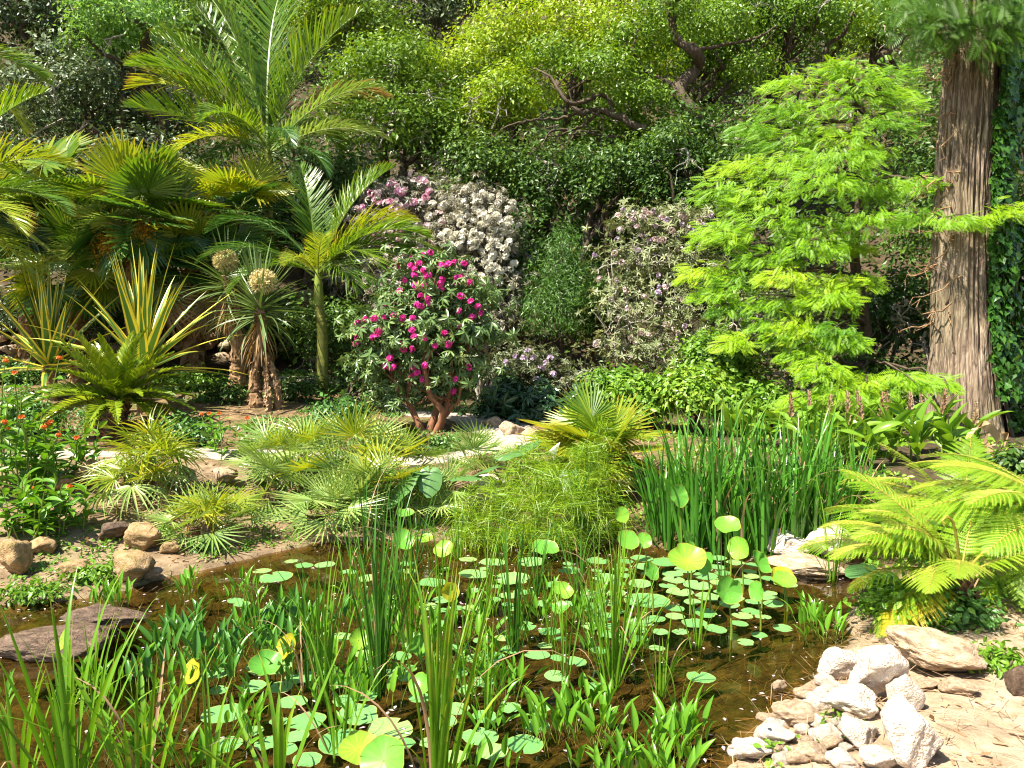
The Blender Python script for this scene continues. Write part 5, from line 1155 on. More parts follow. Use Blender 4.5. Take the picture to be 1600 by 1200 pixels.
RAISED = [(1060, 775, 17, 70, 25, 0, 880, 'tall folded lotus leaf in front of the iris bed'), (1137, 823, 20, 25, -20, 0, 900, 'flat lotus leaf on a stalk highest before the iris bed'), (1073, 877, 28, 32, 0, 0, 960, 'largest raised lotus leaf near the middle of the pond'), (1104, 880, 17, 72, -60, 0, 955, 'upright lotus leaf just right of the largest raised one'),
          (1156, 857, 18, 70, -50, 0, 930, 'narrow tilted lotus leaf above the folded shore leaves'), (1137, 922, 21, 72, 10, 0, 1000, 'round upright lotus leaf facing out, second lowest at right'), (1183, 924, 15, 70, -60, 0, 985, 'thin upright lotus leaf right of the round one'), (1015, 893, 15, 60, 40, 0, 960, 'bright lotus leaf left of the largest raised one'),
          (1185, 880, 19, 55, 45, 0, 950, 'cupped lotus leaf near the shore rocks'), (1222, 903, 20, 40, 20, 1, 950, 'yellowish lotus leaf closest to the shore rocks'), (1225, 908, 18, 25, 0, 0, 955, 'flat green lotus leaf below the yellowish one by the rocks'), (630, 845, 17, 50, 20, 0, 905, 'raised lotus leaf left in the far row'), (693, 858, 15, 45, -10, 0, 910, 'raised lotus leaf second in the far row'),
          (665, 843, 12, 15, 0, 0, 900, 'small flat raised lotus leaf in the far row'), (633, 805, 13, 15, 10, 0, 880, 'small lotus leaf high on its stalk below the dwarf palms'), (852, 857, 20, 22, 10, 0, 900, 'broad flat lotus leaf in front of the feathery grass'), (980, 845, 17, 50, 20, 0, 905, 'raised lotus leaf at the left edge of the iris bed'), (880, 925, 15, 35, 10, 0, 965, 'small raised lotus leaf in the middle of the pond'),
          (875, 950, 13, 30, -20, 0, 985, 'smallest raised lotus leaf in the middle of the pond'), (702, 925, 15, 70, 40, 1, 975, 'yellow upright lotus leaf left of the middle'), (452, 1011, 20, 60, -40, 1, 1055, 'yellowish folded lotus leaf among the dark pickerel leaves'), (302, 1050, 20, 60, -40, 1, 1090, 'yellow drooping lotus leaf over the pickerel leaves at left'), (105, 999, 18, 65, -50, 0, 1060, 'lotus leaf standing before the wet boulder'),
          (660, 1072, 20, 45, -40, 0, 1110, 'tilted lotus leaf below the middle reeds'), (600, 1188, 38, 50, -25, 0, 1290, 'big lotus leaf cut by the bottom edge'), (1006, 845, 12, 60, 0, 0, 900, 'small round lotus leaf by the iris bed'), (415, 1040, 24, 30, 20, 0, 1080, 'broad raised lotus leaf over the dark pickerel leaves'), (560, 1170, 30, 25, 20, 0, 1230, 'pale raised lotus leaf near the bottom edge'),
          (655, 1010, 16, 55, 30, 0, 1050, 'small raised lotus leaf between the middle reeds'), (560, 1000, 16, 50, 30, 0, 1045, 'small raised lotus leaf left of the middle reeds'), (1075, 845, 16, 68, 60, 0, 905, 'sideways lotus leaf at the foot of the iris bed'), (970, 805, 13, 60, 30, 0, 885, 'small upright lotus leaf before the dark iris blades')]
for k, (px, py, r, tilt, az, yl, foot, lb) in enumerate(RAISED):
    f = G(px + 4, foot); c = P(px, py, f[1]); R = r * f[1] / FPX * 1.05; t = thing('raised_lotus', lb, 'lotus leaf', (f[0], f[1], -.12), 'lotus leaves standing on stalks')
    l = c - np.array([f[0], f[1], -.12]); Rm = Matrix.Translation(Vector(l)) @ Matrix.Rotation(math.radians(az), 4, 'Z') @ Matrix.Rotation(math.radians(tilt), 4, 'X') @ Matrix.Rotation(rng.uniform(0, 6.28), 4, 'Z') @ Matrix.Diagonal((R, R, R, 1))
    link('leaf', LO[('lotus_yellow' if yl else 'lotus', k % 3)], t, mat4=Rm)
    mb = MB(); tube(mb, curve([(0, 0, 0), l * .5 + np.array([.015, 0, 0]), l], 10), np.linspace(.007, .004, 10), 5); link('stalk', mb.mesh('stalk', M['stalk']), t)

# ------------------------------------------------------------------ reeds, irises, pickerel weed
RB = {m: [blade('blade', M[m], 1.0, w, bd, p, 11, .35, .8, 3.2, sway=sw) for w, bd, p, sw in ((.016, .15, 2, .02), (.014, .35, 2, -.03), (.017, .7, 2.4, .03), (.013, 1.3, 2.6, -.02), (.015, 2.2, 3.2, .04))] for m in ('iris', 'reed', 'reed_dark')}
RB['dry'] = [blade('dry_blade', M['dry'], 1.0, .011, bd, 2, 10, .3, .8, 3, sway=.05) for bd in (1.2, 2.4, 1.8)]
def reed(name, label, base, n, hgt, mat, seed, spread=.05, lean=16, wide=1.0, group=None, bends=(0, 0, 1, 1, 2, 3), leanx=0):
    rng = np.random.default_rng(seed); t = thing(name, label, 'reed' if name == 'reed_clump' else 'iris', base, group)
    for k in range(n):
        a = rng.uniform(0, 360); L = hgt * rng.uniform(.6, 1.06); d = rng.uniform(0, spread)
        dead = rng.random() < .07; link('dry_blade' if dead else 'blade', RB['dry'][rng.integers(3)] if dead else RB[mat][bends[rng.integers(len(bends))]], t, mat4=xf((d * math.cos(math.radians(a + 90)), d * math.sin(math.radians(a + 90)), -.02), a + leanx * rng.random(), 90 - abs(rng.normal(0, lean)), rng.uniform(-35, 35), (wide * rng.uniform(.75, 1.15), L, L)))
    return t
for k, (px, py, hp, n, mt, lean, wd, lb) in enumerate([
    (110, 1260, 300, 15, 'reed', 13, 1.25, 'broad bladed reed clump in the bottom left corner'), (225, 1255, 250, 11, 'reed', 16, 1.15, 'reed clump next to the corner one at the bottom left'), (30, 1250, 200, 10, 'reed', 22, 1.1, 'reed clump cut by the left edge at the bottom'), (330, 1262, 200, 8, 'reed', 26, 1.0, 'loosely leaning reeds at the bottom, left of the middle'),
    (592, 1085, 340, 20, 'reed_dark', 9, 1.0, 'tallest dark reed clump left of the middle of the pond'), (505, 1090, 240, 15, 'reed', 11, .9, 'reed clump left of the tallest dark one'), (480, 1075, 170, 9, 'reed_dark', 13, .8, 'short dark reeds beside the pickerel leaves'), (803, 1020, 225, 17, 'reed_dark', 8, .85, 'slender reed clump in the middle of the pond'),
    (957, 1072, 235, 22, 'reed', 12, .9, 'bright full reed clump right of the middle'), (905, 935, 150, 10, 'reed_dark', 12, .8, 'small reeds in the far middle of the pond'), (1030, 1085, 130, 10, 'reed', 15, .8, 'short reed clump right of the bright full one'), (682, 1262, 330, 16, 'reed', 12, 1.15, 'big reed clump at the bottom edge in the middle'),
    (435, 1262, 230, 10, 'reed', 18, 1.1, 'reed clump at the bottom edge left of the big one'), (725, 1000, 120, 9, 'reed', 14, .7, 'small bright reeds behind the pickerel weed'), (905, 850, 170, 12, 'reed_dark', 9, .9, 'reeds rising in front of the yellow fan palm'), (715, 872, 110, 8, 'reed', 14, .7, 'small reeds at the far bank below the spiky palm'),
    (640, 1020, 190, 12, 'reed', 12, .85, 'bright reeds just right of the tallest dark clump'), (1300, 905, 140, 9, 'reed', 14, .9, 'reeds beside the cream shore rock'), (570, 880, 150, 11, 'reed_dark', 12, .8, 'dark reeds at the far bank below the dwarf palms'), (965, 960, 160, 10, 'reed', 14, .8, 'reeds behind the bright full clump'), (730, 1090, 150, 9, 'reed', 16, .8, 'leaning reeds in the pickerel weed right of the tallest clump'),
    (860, 1010, 120, 7, 'reed', 14, .7, 'thin reeds between the slender and the bright full clump'), (545, 960, 150, 8, 'reed', 14, .8, 'reeds behind the dark pickerel swathe'), (620, 960, 200, 10, 'reed_dark', 10, .75, 'thin dark reeds behind the tallest clump'), (690, 1050, 170, 10, 'reed', 13, .75, 'reeds between the tallest clump and the slender one'), (410, 1020, 130, 8, 'reed', 14, .7, 'short reeds inside the dark pickerel swathe'), (530, 1180, 200, 9, 'reed', 16, .9, 'reeds behind the big bottom clump, to its left'), (760, 1140, 170, 8, 'reed', 15, .8, 'leaning reeds right of the big bottom clump'), (1000, 1010, 140, 9, 'reed', 13, .7, 'reeds right behind the bright full clump'), (150, 1130, 190, 9, 'reed', 14, .9, 'reeds behind the corner clump by the boulder'), (840, 930, 130, 8, 'reed_dark', 12, .7, 'thin reeds before the feathery grass'), (1090, 1010, 120, 8, 'reed', 12, .65, 'thin reeds in front of the largest raised lotus leaf'), (930, 985, 160, 9, 'reed', 11, .65, 'thin reeds left behind the bright full clump'), (760, 960, 150, 9, 'reed', 11, .65, 'thin reeds behind the slender clump'), (1130, 940, 110, 7, 'reed_dark', 12, .6, 'thin dark reeds among the raised lotus leaves'), (690, 930, 140, 8, 'reed', 12, .65, 'thin bright reeds by the yellow upright lotus leaf'), (880, 1060, 150, 8, 'reed', 13, .7, 'thin reeds left in front of the bright full clump'), (1060, 1120, 100, 6, 'reed', 14, .7, 'lowest thin reeds beside the short reed clump'), (650, 900, 140, 8, 'reed_dark', 12, .7, 'thin reeds far left before the dwarf palms')]):
    b = G(px, py); reed('reed_clump', lb, b, int(n * 1.55), hp * b[1] / FPX * (1.28 if py > 1240 else 1.15), mt, 150 + k, .045, lean, wd * (.58 if wd > 1.05 else .46), 'reed clumps in the pond')
IR = [(1045, 856), (1085, 862), (1120, 865), (1155, 868), (1195, 866), (1235, 862), (1275, 858), (1310, 856), (1030, 835), (1070, 838), (1110, 842), (1150, 842), (1190, 842), (1230, 840), (1270, 838), (1340, 850), (1310, 830)]
for k, (px, py) in enumerate(IR):
    b = GT(px, py); reed('iris_clump', 'tall dark green iris clump in the bed at the far right of the pond', b, 32, rng.uniform(1.0, 1.3) if 1060 < px < 1290 else .9, 'iris', 180 + k, .13, 11, .9, 'iris clumps in the bed', (0, 0, 1, 1, 2, 2, 3, 3, 4))
PK = {m: [broad_leaf('leaf', M[m], L, w, st, bd, .08, fd, 8, .38, None, .0035) for L, w, st, bd, fd in ((.17, .020, .16, .25, .7), (.19, .024, .12, .6, .6), (.15, .018, .2, .4, .8), (.2, .019, .1, .9, .6))] for m in ('pickerel', 'pickerel_dark')}
spots = []
def sow(n, x0, y0, x1, y1, sx, sy, m):
    for _ in range(n):
        f = rng.random(); spots.append((x0 + (x1 - x0) * f + rng.normal(0, sx), y0 + (y1 - y0) * f + rng.normal(0, sy), m))
sow(34, 230, 1045, 500, 985, 28, 16, 'pickerel_dark'); sow(12, 290, 1080, 420, 1050, 30, 14, 'pickerel_dark'); sow(19, 830, 1130, 960, 1170, 45, 22, 'pickerel'); sow(9, 1020, 1150, 1090, 1180, 22, 14, 'pickerel'); sow(9, 700, 1080, 780, 1040, 30, 20, 'pickerel'); sow(6, 520, 1120, 640, 1060, 40, 20, 'pickerel')
sow(8, 0, 1120, 200, 1110, 30, 24, 'pickerel'); sow(8, 60, 1180, 380, 1200, 30, 12, 'pickerel'); sow(7, 1250, 975, 1310, 1000, 14, 10, 'pickerel'); sow(7, 300, 930, 420, 945, 40, 8, 'pickerel'); sow(7, 540, 1010, 720, 960, 40, 20, 'pickerel'); sow(4, 830, 960, 900, 1000, 40, 18, 'pickerel'); sow(10, 720, 1210, 1000, 1230, 60, 10, 'pickerel'); sow(5, 150, 945, 260, 940, 30, 6, 'pickerel')
sow(16, 420, 1010, 640, 930, 40, 22, 'pickerel'); sow(16, 480, 1110, 740, 1000, 50, 30, 'pickerel'); sow(10, 760, 1010, 1000, 960, 50, 22, 'pickerel'); sow(8, 250, 1130, 460, 1120, 40, 22, 'pickerel')
for k, (px, py, m) in enumerate(spots):
    b = G(px, py)
    if pond_sd(np.array([b[0]]), np.array([b[1]]))[0] > .02: continue
    r2 = np.random.default_rng(2000 + k)
    t = thing('pickerel_weed', 'dark lance leaved pickerel weed in the swathe at left' if m == 'pickerel_dark' else 'bright lance leaved pickerel weed standing in the pond', 'water plant', b, 'pickerel weed, dark swathe' if m == 'pickerel_dark' else 'pickerel weed, bright')
    for q in range(r2.integers(4, 8)):
        link('leaf', PK[m][r2.integers(4)], t, mat4=xf((r2.normal(0, .03), r2.normal(0, .03), -.03), r2.uniform(0, 360), 88 - abs(r2.normal(0, 15)), r2.uniform(-50, 50), r2.uniform(.6, 1.0) * (.95 if m == 'pickerel_dark' else .78)))

# ------------------------------------------------------------------ tree ferns, taro, ginger, feathery grass, flowers
FF = {m: [fern_frond('frond', M[m], 700 + k, L=1.0, bend=bd, droop=dr, npin=29, np2=23, pw=.0155) for k, (bd, dr) in enumerate(((.8, .35), (1.2, .5), (.5, .3)))] for m in ('fern', 'fern_yellow')}
def fern(label, base, top, frs, seed, rtr=.05):
    b = np.array(base); tp = np.array(top) - b; t = thing('tree_fern', label, 'fern', b, 'tree ferns'); rng = np.random.default_rng(seed)
    trunk_part(t, [(0, 0, -.1), tp * .5, tp], [rtr * 1.3, rtr, rtr], 'bark_fibre', rough=.08, sides=10)
    scales(t, [(0, 0, -.02), tp * .5, tp], [rtr * 1.3, rtr, rtr], 'bark_fibre', 260, .075, seed, .9)
    for k, (az, el, L, m, v) in enumerate(frs): link('frond', FF[m][v], t, mat4=xf(tp, az, el, rng.normal(0, 10), (L * 1.15, L * 1.0, L * 1.0)))
    mb = MB(); c = [tp, tp + np.array([-.05, -.05, .2]), tp + np.array([-.10, -.08, .34]), tp + np.array([-.14, -.09, .37]), tp + np.array([-.16, -.09, .345]), tp + np.array([-.145, -.09, .33])]; tube(mb, curve(c, 16), np.linspace(.009, .006, 16), 5); link('fiddlehead', mb.mesh('fiddlehead', M['fern_stalk']), t)
f0 = GT(1505, 965)
fern('bright tree fern arching over the pond edge at right', f0, P(1500, 905, f0[1]), [(78, 48, .82, 'fern', 1), (95, 40, .85, 'fern', 1), (112, 50, .80, 'fern', 1), (62, 60, .86, 'fern', 0), (40, 46, .9, 'fern', 1), (100, 62, .8, 'fern', 1), (-40, 52, .85, 'fern', 1), (-70, 44, .9, 'fern', 1), (85, 22, .66, 'fern', 1), (98, 0, .62, 'fern', 1), (130, 36, .7, 'fern', 1), (112, -12, .6, 'fern_yellow', 2), (-110, 42, .75, 'fern', 1), (150, 45, .62, 'fern', 1), (72, 34, .9, 'fern', 1), (125, 58, .7, 'fern', 1)], 731)
f1 = at(1680, 4.4)
fern('lush tree fern leaning in from the right edge', f1, P(1680, 830, 4.4), [(72, 40, .95, 'fern', 1), (90, 32, .95, 'fern', 1), (108, 44, .9, 'fern', 1), (55, 48, 1.0, 'fern', 1), (85, 10, .9, 'fern', 1), (105, 14, .85, 'fern', 1), (122, 26, .85, 'fern', 1), (35, 50, 1.0, 'fern', 1), (78, 22, .95, 'fern', 1), (96, -6, .85, 'fern', 1), (-60, 40, .9, 'fern', 1), (-120, 40, .9, 'fern', 1), (130, 5, .8, 'fern', 1), (140, 40, .8, 'fern', 1), (65, 5, .95, 'fern', 1), (110, -20, .8, 'fern', 1), (84, 52, .9, 'fern', 1)], 732)
f2 = at(1535, 5.7)
fern('tree fern behind the arching one, below the dry curled sheath', f2, P(1500, 830, 5.7), [(85, 50, 1.0, 'fern', 1), (100, 38, 1.0, 'fern', 1), (70, 34, 1.05, 'fern', 1), (118, 48, .95, 'fern', 1), (-40, 62, .9, 'fern', 2), (-75, 50, 1.0, 'fern', 1), (92, 66, .95, 'fern', 0), (80, 20, .95, 'fern', 1), (105, 58, .95, 'fern', 1), (130, 40, .9, 'fern', 1), (-95, 60, .9, 'fern', 1)], 733)
def taro_mesh(name, mat, k):
    n = 22; th = np.linspace(-PI, PI, n); r = .5 + .5 * np.cos(th / 2) ** 2 * 1.1; r = np.where(np.abs(th) > 2.6, .25 + (PI - np.abs(th)) * .9, r); r = r * (1 - .12 * np.exp(-(th / .5) ** 2)) + .28 * np.exp(-(th / .22) ** 2)
    V = [[0, 0, 0]]
    for q in (.5, 1): V += np.stack([np.sin(th) * r * q * .72, np.cos(th) * r * q, -.12 * q * q + .05 * np.abs(np.sin(th)) * q + .03 * q * np.sin(th * 6 + k)], -1).tolist()
    j = np.arange(n - 1); mb = MB(); mb.add(np.array(V), np.stack([0 * j, 1 + j, 2 + j], -1)); mb.F.append((np.stack([1 + j, 1 + n + j, 2 + n + j, 2 + j], -1), 0)); return mb.mesh(name, mat, True)
TA = [taro_mesh('leaf', M['taro'], k) for k in range(3)]
def taro(label, foot, leaves, group=None):
    b = np.array(foot); t = thing('taro_plant', label, 'taro', b, group)
    for k, (px, py, Y, L, az, el) in enumerate(leaves):
        c = P(px, py, Y) - b; lf = link('leaf', TA[k % 3], t, mat4=xf(c, az, el, 0, L)); mb = MB(); tube(mb, curve([(0, 0, -.02), c * .6 + np.array([0, 0, .04]), c], 10), np.linspace(.012, .006, 10), 5); link('stalk', mb.mesh('stalk', M['stalk']), t)
taro('taro plant with arrow shaped dark leaves under the tree fern', GT(1425, 965), [(1395, 832, 4.75, .20, 215, -35), (1450, 812, 4.9, .17, 100, 10), (1460, 875, 4.6, .15, 200, -30), (1350, 885, 4.85, .15, 120, -10), (1385, 905, 4.5, .15, 170, -40)])
taro('taro plant with large shadowed leaves left of the spiky palm', GT(650, 825), [(655, 735, 6.6, .24, -60, -10), (635, 752, 6.5, .26, 120, -45), (672, 742, 6.5, .18, 180, -60), (720, 745, 6.7, .22, -110, 5)])
taro('arum with tilted wavy leaves between the spiky palm and the yellow palm', GT(800, 800), [(790, 712, 6.7, .20, -70, 15), (770, 730, 6.7, .18, 80, -20), (820, 700, 6.9, .16, -60, 25), (845, 735, 6.7, .15, -120, -10), (890, 745, 6.7, .17, 170, -50)])
mb = MB(); c0 = P(866, 718, 6.8)
def calla():
    b = GT(862, 800); t = thing('calla_lily', 'single white calla flower beside the yellow fan palm', 'flower', b); mb = MB(); th = np.linspace(0, 2 * PI, 16); V = []
    for q in np.linspace(0, 1, 6): V += np.stack([np.cos(th) * (.008 + .045 * q ** 1.5), np.sin(th) * (.008 + .045 * q ** 1.5), .11 * q + .045 * q * q * np.cos(th)], -1).tolist()
    i = np.arange(5)[:, None] * 16; j = np.arange(15)[None]; mb.add(np.array(V), np.stack([i + j, i + j + 1, i + 17 + j, i + 16 + j], -1).reshape(-1, 4)); link('flower', mb.mesh('flower', M['white_petal'], True), t, c0 - b)
    mb = MB(); tube(mb, curve([(0, 0, 0), (c0 - b) * .5, c0 - b], 8), .006, 5); link('stalk', mb.mesh('stalk', M['stalk']), t)
calla()
# ginger lilies with seed spikes
GL = [broad_leaf('leaf', M['ginger'], .36, .05, .0, bd, 0, fd, 8, .42, None, .004, wave=.15) for bd, fd in ((.6, .5), (1.1, .4), (.3, .6))]
def spike_me(seed):
    rng = np.random.default_rng(seed); mb = MB(); n = 90; z = rng.random(n); a = z * 60 + rng.normal(0, .3, n); d = np.stack([np.cos(a), np.sin(a), 0 * a + .7], -1); tube(mb, [[0, 0, 0], [0, 0, 1]], .05, 5)
    scatter(mb, (LEAF2[0] * np.array([1.2, 1, 1]), LEAF2[1]), np.stack([0 * z, 0 * z, z], -1), basis(np.cross(d, [0, 0, 1.]) + .2, d), .24 * (1 - .5 * z), rng.random(n)); return mb.mesh('seed_spike', M['spike'])
SPK = [spike_me(k) for k in range(3)]
GING = [(1240, 700, 8.1), (1270, 690, 8.2), (1300, 700, 8.0), (1345, 690, 8.2), (1350, 672, 8.0), (1380, 690, 8.1), (1392, 700, 7.9), (1427, 660, 7.7), (1478, 660, 8.0), (1445, 680, 8.2), (1330, 720, 7.6), (1400, 730, 7.5), (1290, 735, 7.5), (1215, 690, 8.4), (1180, 690, 8.6), (1530, 720, 7.6), (1255, 725, 7.7), (1365, 745, 7.3), (1440, 740, 7.3), (1490, 745, 7.2), (1150, 700, 8.4)]
for k, (px, py, Y) in enumerate(GING):
    r2 = np.random.default_rng(900 + k); b = at(px, Y); top = P(px, py - 10, Y); h = max(.35, top[2] - b[2]); sp = k < 11 or k == 15
    t = thing('ginger_lily', 'ginger lily with a brown seed spike between the irises and the big trunk' if sp else 'leafy ginger lily without a spike behind the irises and ferns', 'ginger lily', b, 'ginger lilies with seed spikes' if sp else 'leafy ginger lilies')
    mb = MB(); tube(mb, wiggle(r2, (0, 0, -.05), (r2.normal(0, .06), r2.normal(0, .05), h), 8, .03), np.linspace(.014, .008, 8), 6); link('stem', mb.mesh('stem', M['stalk']), t)
    for q in range(13):
        link('leaf', GL[r2.integers(3)], t, mat4=xf((0, 0, h * (.25 + .72 * q / 12)), q * 170 + r2.normal(0, 35), 48 + r2.normal(0, 16), r2.normal(0, 25), r2.uniform(.65, 1.1)))
    if sp: link('seed_spike', SPK[k % 3], t, mat4=Matrix.Translation((0, 0, h + .02)) @ Matrix.Rotation(r2.normal(0, .12), 4, 'Y') @ Matrix.Diagonal((.19, .19, r2.uniform(.22, .34), 1)))
# dry curled sheath
def sheath():
    b = at(1535, 7.4); t = thing('dried_leaf_sheath', 'curled pale brown dried leaf sheath at the foot of the big trunk', 'dry leaf', b); rng = np.random.default_rng(5)
    for pts, w in [([(1500, 700), (1520, 672), (1545, 668), (1560, 690), (1535, 700)], .035), ([(1510, 690), (1530, 664), (1550, 662)], .03), ([(1545, 668), (1540, 690), (1548, 715), (1540, 740)], .04), ([(1560, 672), (1572, 680), (1568, 705)], .03), ([(1505, 675), (1498, 700), (1512, 735)], .03)]:
        c = curve([P(x, y, 7.3 + .08 * math.sin(k * 2)) - b for k, (x, y) in enumerate(pts)], 20); a = np.linspace(0, 4, 20); o2 = np.stack([np.cos(a) * .4, np.sin(a), np.cos(a * 1.3)], -1) * w
        mb = MB(); V = np.stack([c - o2, c + o2], 1).reshape(-1, 3); i = np.arange(19) * 2; mb.add(V, np.stack([i, i + 1, i + 3, i + 2], -1), 0, .9); link('curled_strip', mb.mesh('curled_strip', M['dry'], True), t)
sheath()
# feathery grass
def feathery(label, foot, rpx, hpx, n, seed):
    b = GT(*foot); m = b[1] / FPX; rng = np.random.default_rng(seed); t = thing('feathery_grass', label, 'grass', b, 'feathery grass clumps'); mb = MB()
    for k in range(n):
        a = rng.uniform(0, 2 * PI); R = rpx * m * math.sqrt(rng.random()); h = hpx * m * rng.uniform(.2, 1.0) ** 1.3 * 1.5 * (1 - .5 * (R / (rpx * m)) ** 2)
        s = np.array([math.cos(a) * R * .35, math.sin(a) * R * .35, 0]); e = np.array([math.cos(a) * R, math.sin(a) * R, h]); tube(mb, wiggle(rng, s, e, 5, .05), np.linspace(.004, .002, 5), 3, 1, .3)
        q = 28; d = rdir(rng, q) * np.array([1, 1, .7]); l = rng.uniform(.12, .32, q); d[:, 2] = np.abs(d[:, 2]) * .6; p0 = np.repeat(e[None], q, 0) - np.array([0, 0, 1.]) * rng.uniform(0, .12, (q, 1)); W = unit(np.cross(d, rdir(rng, q))) * .0022
        p1 = p0 + d * (l * .55)[:, None]; p2 = p0 + d * l[:, None] - np.array([0, 0, 1.]) * (l * .45)[:, None]
        V = np.stack([p0 - W, p0 + W, p1 + W, p1 - W, p2], 1).reshape(-1, 3); i = np.arange(q) * 5; mb.add(V, np.stack([i, i + 1, i + 2, i + 3], -1), 0, np.repeat(rng.random(q), 5)); mb.F.append((np.stack([i + 3, i + 2, i + 4], -1) + mb.n - q * 5, 0))
    link('plumes', mb.mesh('plumes', [M['feather'], M['stalk']]), t)
feathery('feathery bright grass clump hanging over the far pond edge', (845, 850), 85, 110, 80, 1); feathery('feathery grass clump left of the middle at the far edge', (760, 845), 50, 70, 55, 2); feathery('feathery grass clump under the yellow fan palm', (930, 840), 50, 125, 70, 3); feathery('feathery grass clump behind, at the foot of the yellow fan palm', (860, 800), 70, 95, 55, 4)
# orange flowered plants
ML = [broad_leaf('leaf', M['milkweed'], .17, .026, .0, bd, 0, .5, 7, .4) for bd in (.5, 1.0)]
UMB = [truss('flower_head', M['orange'], 60 + k, n=14, fs=.5) for k in range(2)]
def milkweed(label, px, Y, n, hpx, seed, fl=.7):
    r2 = np.random.default_rng(seed); b = at(px, Y); t = thing('orange_flower_plant', label, 'flower', b, 'orange flowered plants')
    for k in range(n):
        h = hpx * Y / FPX * r2.uniform(.6, 1.05); s = np.array([r2.normal(0, .10), r2.normal(0, .10), -.03]); e = s + np.array([r2.normal(0, .12), r2.normal(0, .1), h]); w = wiggle(r2, s, e, 8, .04); mb = MB(); tube(mb, w, np.linspace(.007, .004, 8), 5); link('stem', mb.mesh('stem', M['stalk']), t)
        for q in range(11):
            p = w[min(7, 1 + int(q * .55))] + r2.normal(0, .01, 3); link('leaf', ML[r2.integers(2)], t, mat4=xf(p, q * 97 + r2.normal(0, 20), r2.uniform(5, 50), r2.normal(0, 20), r2.uniform(.7, 1.2)))
        if r2.random() < fl * .65: link('flower_head', UMB[k % 2], t, mat4=Matrix.Translation(Vector(e)) @ Matrix.Diagonal((.026, .026, .025, 1)))
for k, (px, Y, n, hp, fl, lb) in enumerate([(5, 6.6, 8, 215, .6, 'tall orange flowered plant at the left edge'), (45, 6.4, 8, 150, .5, 'orange flowered plant second from the left edge'), (82, 6.5, 8, 120, .7, 'orange flowered plant with the most open blooms by the border stones'), (-30, 6.2, 7, 180, .4, 'leafy orange flowered plant cut by the left edge'), (25, 5.7, 9, 110, .2, 'low leafy flowering plant in front of the orange ones'), (85, 5.8, 8, 90, .2, 'low leafy plant near the bank below the border stones'),
                                            (118, 7.0, 3, 105, .9, 'thin orange flowered plant over the border stones'), (350, 7.9, 4, 95, .9, 'orange flowered plant beside the dwarf fan palms'), (385, 7.8, 3, 85, .9, 'sparse orange flowered plant touching the dwarf fan palms')]):
    milkweed(lb, px, Y, n, hp, 950 + k, fl)
# small herbs and ground cover
for k, (px, py, rx, ry, mt, sz, n, lb) in enumerate([(30, 640, 60, 50, 'herb', .06, 2600, 'nettle like green shrub behind the orange flowers at left'), (20, 575, 45, 30, 'herb', .06, 1200, 'upper part of the leafy bank at the left edge'), (285, 672, 60, 30, 'herb', .055, 1800, 'low dark green herb patch right of the cycad'), (300, 590, 45, 26, 'bush_green', .06, 1200, 'small bright shrub between cycad and yucca'),
     (130, 570, 60, 24, 'dark_green', .055, 1200, 'dark low shrub under the left agave'), (470, 600, 50, 34, 'dark_green', .06, 1300, 'dark herbs at the foot of the small feather palm'), (350, 610, 40, 24, 'dark_green', .06, 900, 'dark herbs left of the yucca trunks'), (530, 640, 45, 34, 'herb', .07, 1100, 'leafy herbs right of the small palm trunk'),
     (700, 690, 34, 20, 'herb', .05, 900, 'speckled pale herb under the magenta rhododendron'), (640, 690, 34, 26, 'dark_green', .06, 800, 'dark herb left of the rhododendron stems'), (1430, 945, 50, 40, 'bush_green', .045, 1500, 'bright green cress by the water below the fern'), (1390, 930, 36, 30, 'bush_green', .045, 900, 'bright leafy herb below the taro leaves'), (1500, 950, 40, 30, 'herb', .05, 900, 'leafy herb around the foot of the arching tree fern'), (1560, 1030, 50, 16, 'bush_green', .035, 700, 'grassy green patch behind the sandy path'),
     (150, 895, 34, 16, 'bush_green', .04, 500, 'bright weed tuft left of the squared brown rock'), (50, 925, 50, 12, 'bush_green', .04, 500, 'green weeds along the left shore'), (250, 830, 30, 10, 'bush_green', .035, 300, 'small moss tuft on the bank rocks'), (1320, 1135, 14, 10, 'bush_green', .025, 130, 'tiny weed tuft between the white rocks'), (1210, 1175, 14, 12, 'bush_green', .03, 120, 'tiny grass tuft at the front of the rock pile'),
     (320, 850, 40, 10, 'herb', .04, 400, 'green tuft below the smallest fan palm'), (1550, 800, 60, 70, 'dark_green', .07, 900, 'dark leafy plant behind the ferns at right'), (1590, 720, 50, 40, 'dark_green', .07, 900, 'dark leafy plant at the right edge beside the big trunk')]):
    g = GT(px, py + ry * .8); Y = g[1]; q = [(P(px + dx * rx, py + dy * ry, Y), np.array([rx * .55, rx * .5, ry * .6]) * Y / FPX) for dx, dy in ((0, 0), (-.5, .3), (.5, .25), (0, .5))]
    shrub('leafy_herb', lb, g, q, M[mt], sz, n, LEAF4, 'stalk' if False else 'bark', 2, 970 + k, clump=.07 if sz > .04 else .04, per=8, stem_r=.008, group='herbs and ground cover')
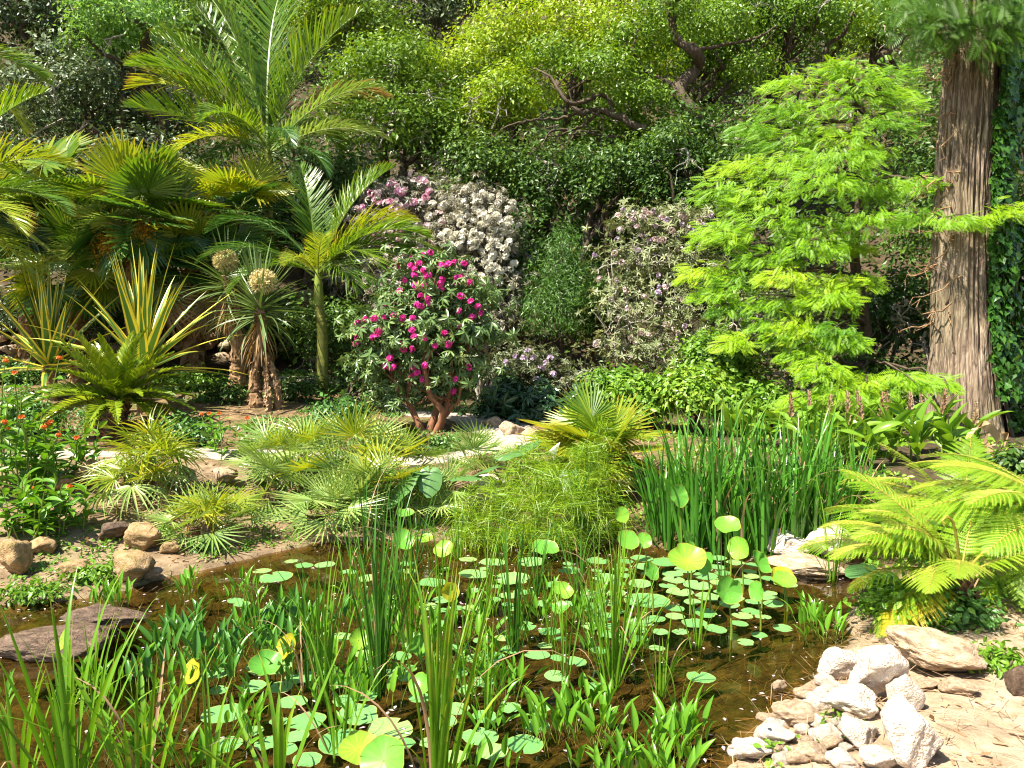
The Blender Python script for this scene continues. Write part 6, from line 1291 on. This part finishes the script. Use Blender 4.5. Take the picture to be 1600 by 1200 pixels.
# ------------------------------------------------------------------ labels that single out look-alikes
ORDS = 'nearest second third fourth fifth sixth seventh eighth ninth tenth eleventh twelfth thirteenth fourteenth fifteenth sixteenth seventeenth eighteenth nineteenth twentieth'.split()
for _tens in ('twenty', 'thirty', 'forty', 'fifty'):
    ORDS += ['%s-%s' % (_tens, w) for w in 'first second third fourth fifth sixth seventh eighth ninth'.split()] + [{'twenty': 'thirtieth', 'thirty': 'fortieth', 'forty': 'fiftieth', 'fifty': 'sixtieth'}[_tens]]
LM = [(110, 1200, 'corner reed clump'), (330, 1200, 'loosely leaning reeds'), (592, 1085, 'tallest dark reed clump'), (803, 1020, 'slender middle reed clump'), (957, 1072, 'bright full reed clump'), (682, 1195, 'big bottom reed clump'), (1030, 1085, 'short reed clump'), (845, 870, 'hanging feathery grass'),
      (1073, 960, 'largest raised lotus leaf'), (1137, 1000, 'round upright lotus leaf'), (1250, 1090, 'white rock pile'), (1290, 890, 'cream shore rock'), (55, 1030, 'big wet boulder'), (195, 915, 'squared brown rock'), (570, 880, 'dark far bank reeds'), (452, 1055, 'yellowish folded lotus leaf'), (702, 975, 'yellow upright lotus leaf'), (302, 1090, 'yellow drooping lotus leaf'), (905, 935, 'small far reeds'), (435, 1195, 'left bottom reed clump')]
LMP = [(G(x, y), n) for x, y, n in LM]
def relabel(group, head):
    cells = {}
    for o in bpy.data.objects:
        if o.get('group') != group: continue
        d = [math.hypot(o.location.x - p[0], o.location.y - p[1]) for p, _ in LMP]; i = int(np.argmin(d)); p, n = LMP[i]
        dx = (o.location.x / o.location.y - p[0] / p[1]) * 3.5; dy = o.location.y - p[1]
        side = ('left of' if dx < 0 else 'right of') if abs(dx) > abs(dy) * .8 else ('in front of' if dy < 0 else 'behind')
        cells.setdefault((n, side), []).append((d[i], o))
    for (n, side), L in cells.items():
        L.sort(key=lambda q: q[0])
        for k, (_, o) in enumerate(L): o['label'] = '%s %s the %s, %s to it' % (head, side, n, ORDS[k] if k == 0 else ORDS[k] + ' nearest')
relabel('floating lotus leaves', 'floating lotus leaf')
relabel('pickerel weed, bright', 'bright pickerel weed')
relabel('pickerel weed, dark swathe', 'dark pickerel weed')
def order_label(group, fmt, key=lambda o: o.location.x / o.location.y, only=lambda o: True):
    L = sorted([o for o in bpy.data.objects if o.get('group') == group and only(o)], key=key)
    for k, o in enumerate(L): o['label'] = fmt % ('first' if k == 0 else ORDS[k])
order_label('iris clumps in the bed', 'tall iris clump, %s from the left in the row at the water', only=lambda o: o.location.y < 6.33)
order_label('iris clumps in the bed', 'tall iris clump, %s from the left in the row behind', only=lambda o: o.location.y >= 6.33)
order_label('ginger lilies with seed spikes', 'ginger lily with a brown seed spike, %s from the left')
for k, o in enumerate(sorted([o for o in bpy.data.objects if o.get('group') == 'small stones of the white pile'], key=lambda o: o.location.x / o.location.y)): o['label'] = 'small bedded stone of the white pile, %s from the left' % ORDS[k].replace('nearest', 'first')
order_label('leafy ginger lilies', 'leafy ginger lily without a spike, %s from the left')
print('OBJECTS', len(bpy.data.objects), 'TRIS', sum(len(m.polygons) for m in bpy.data.meshes))
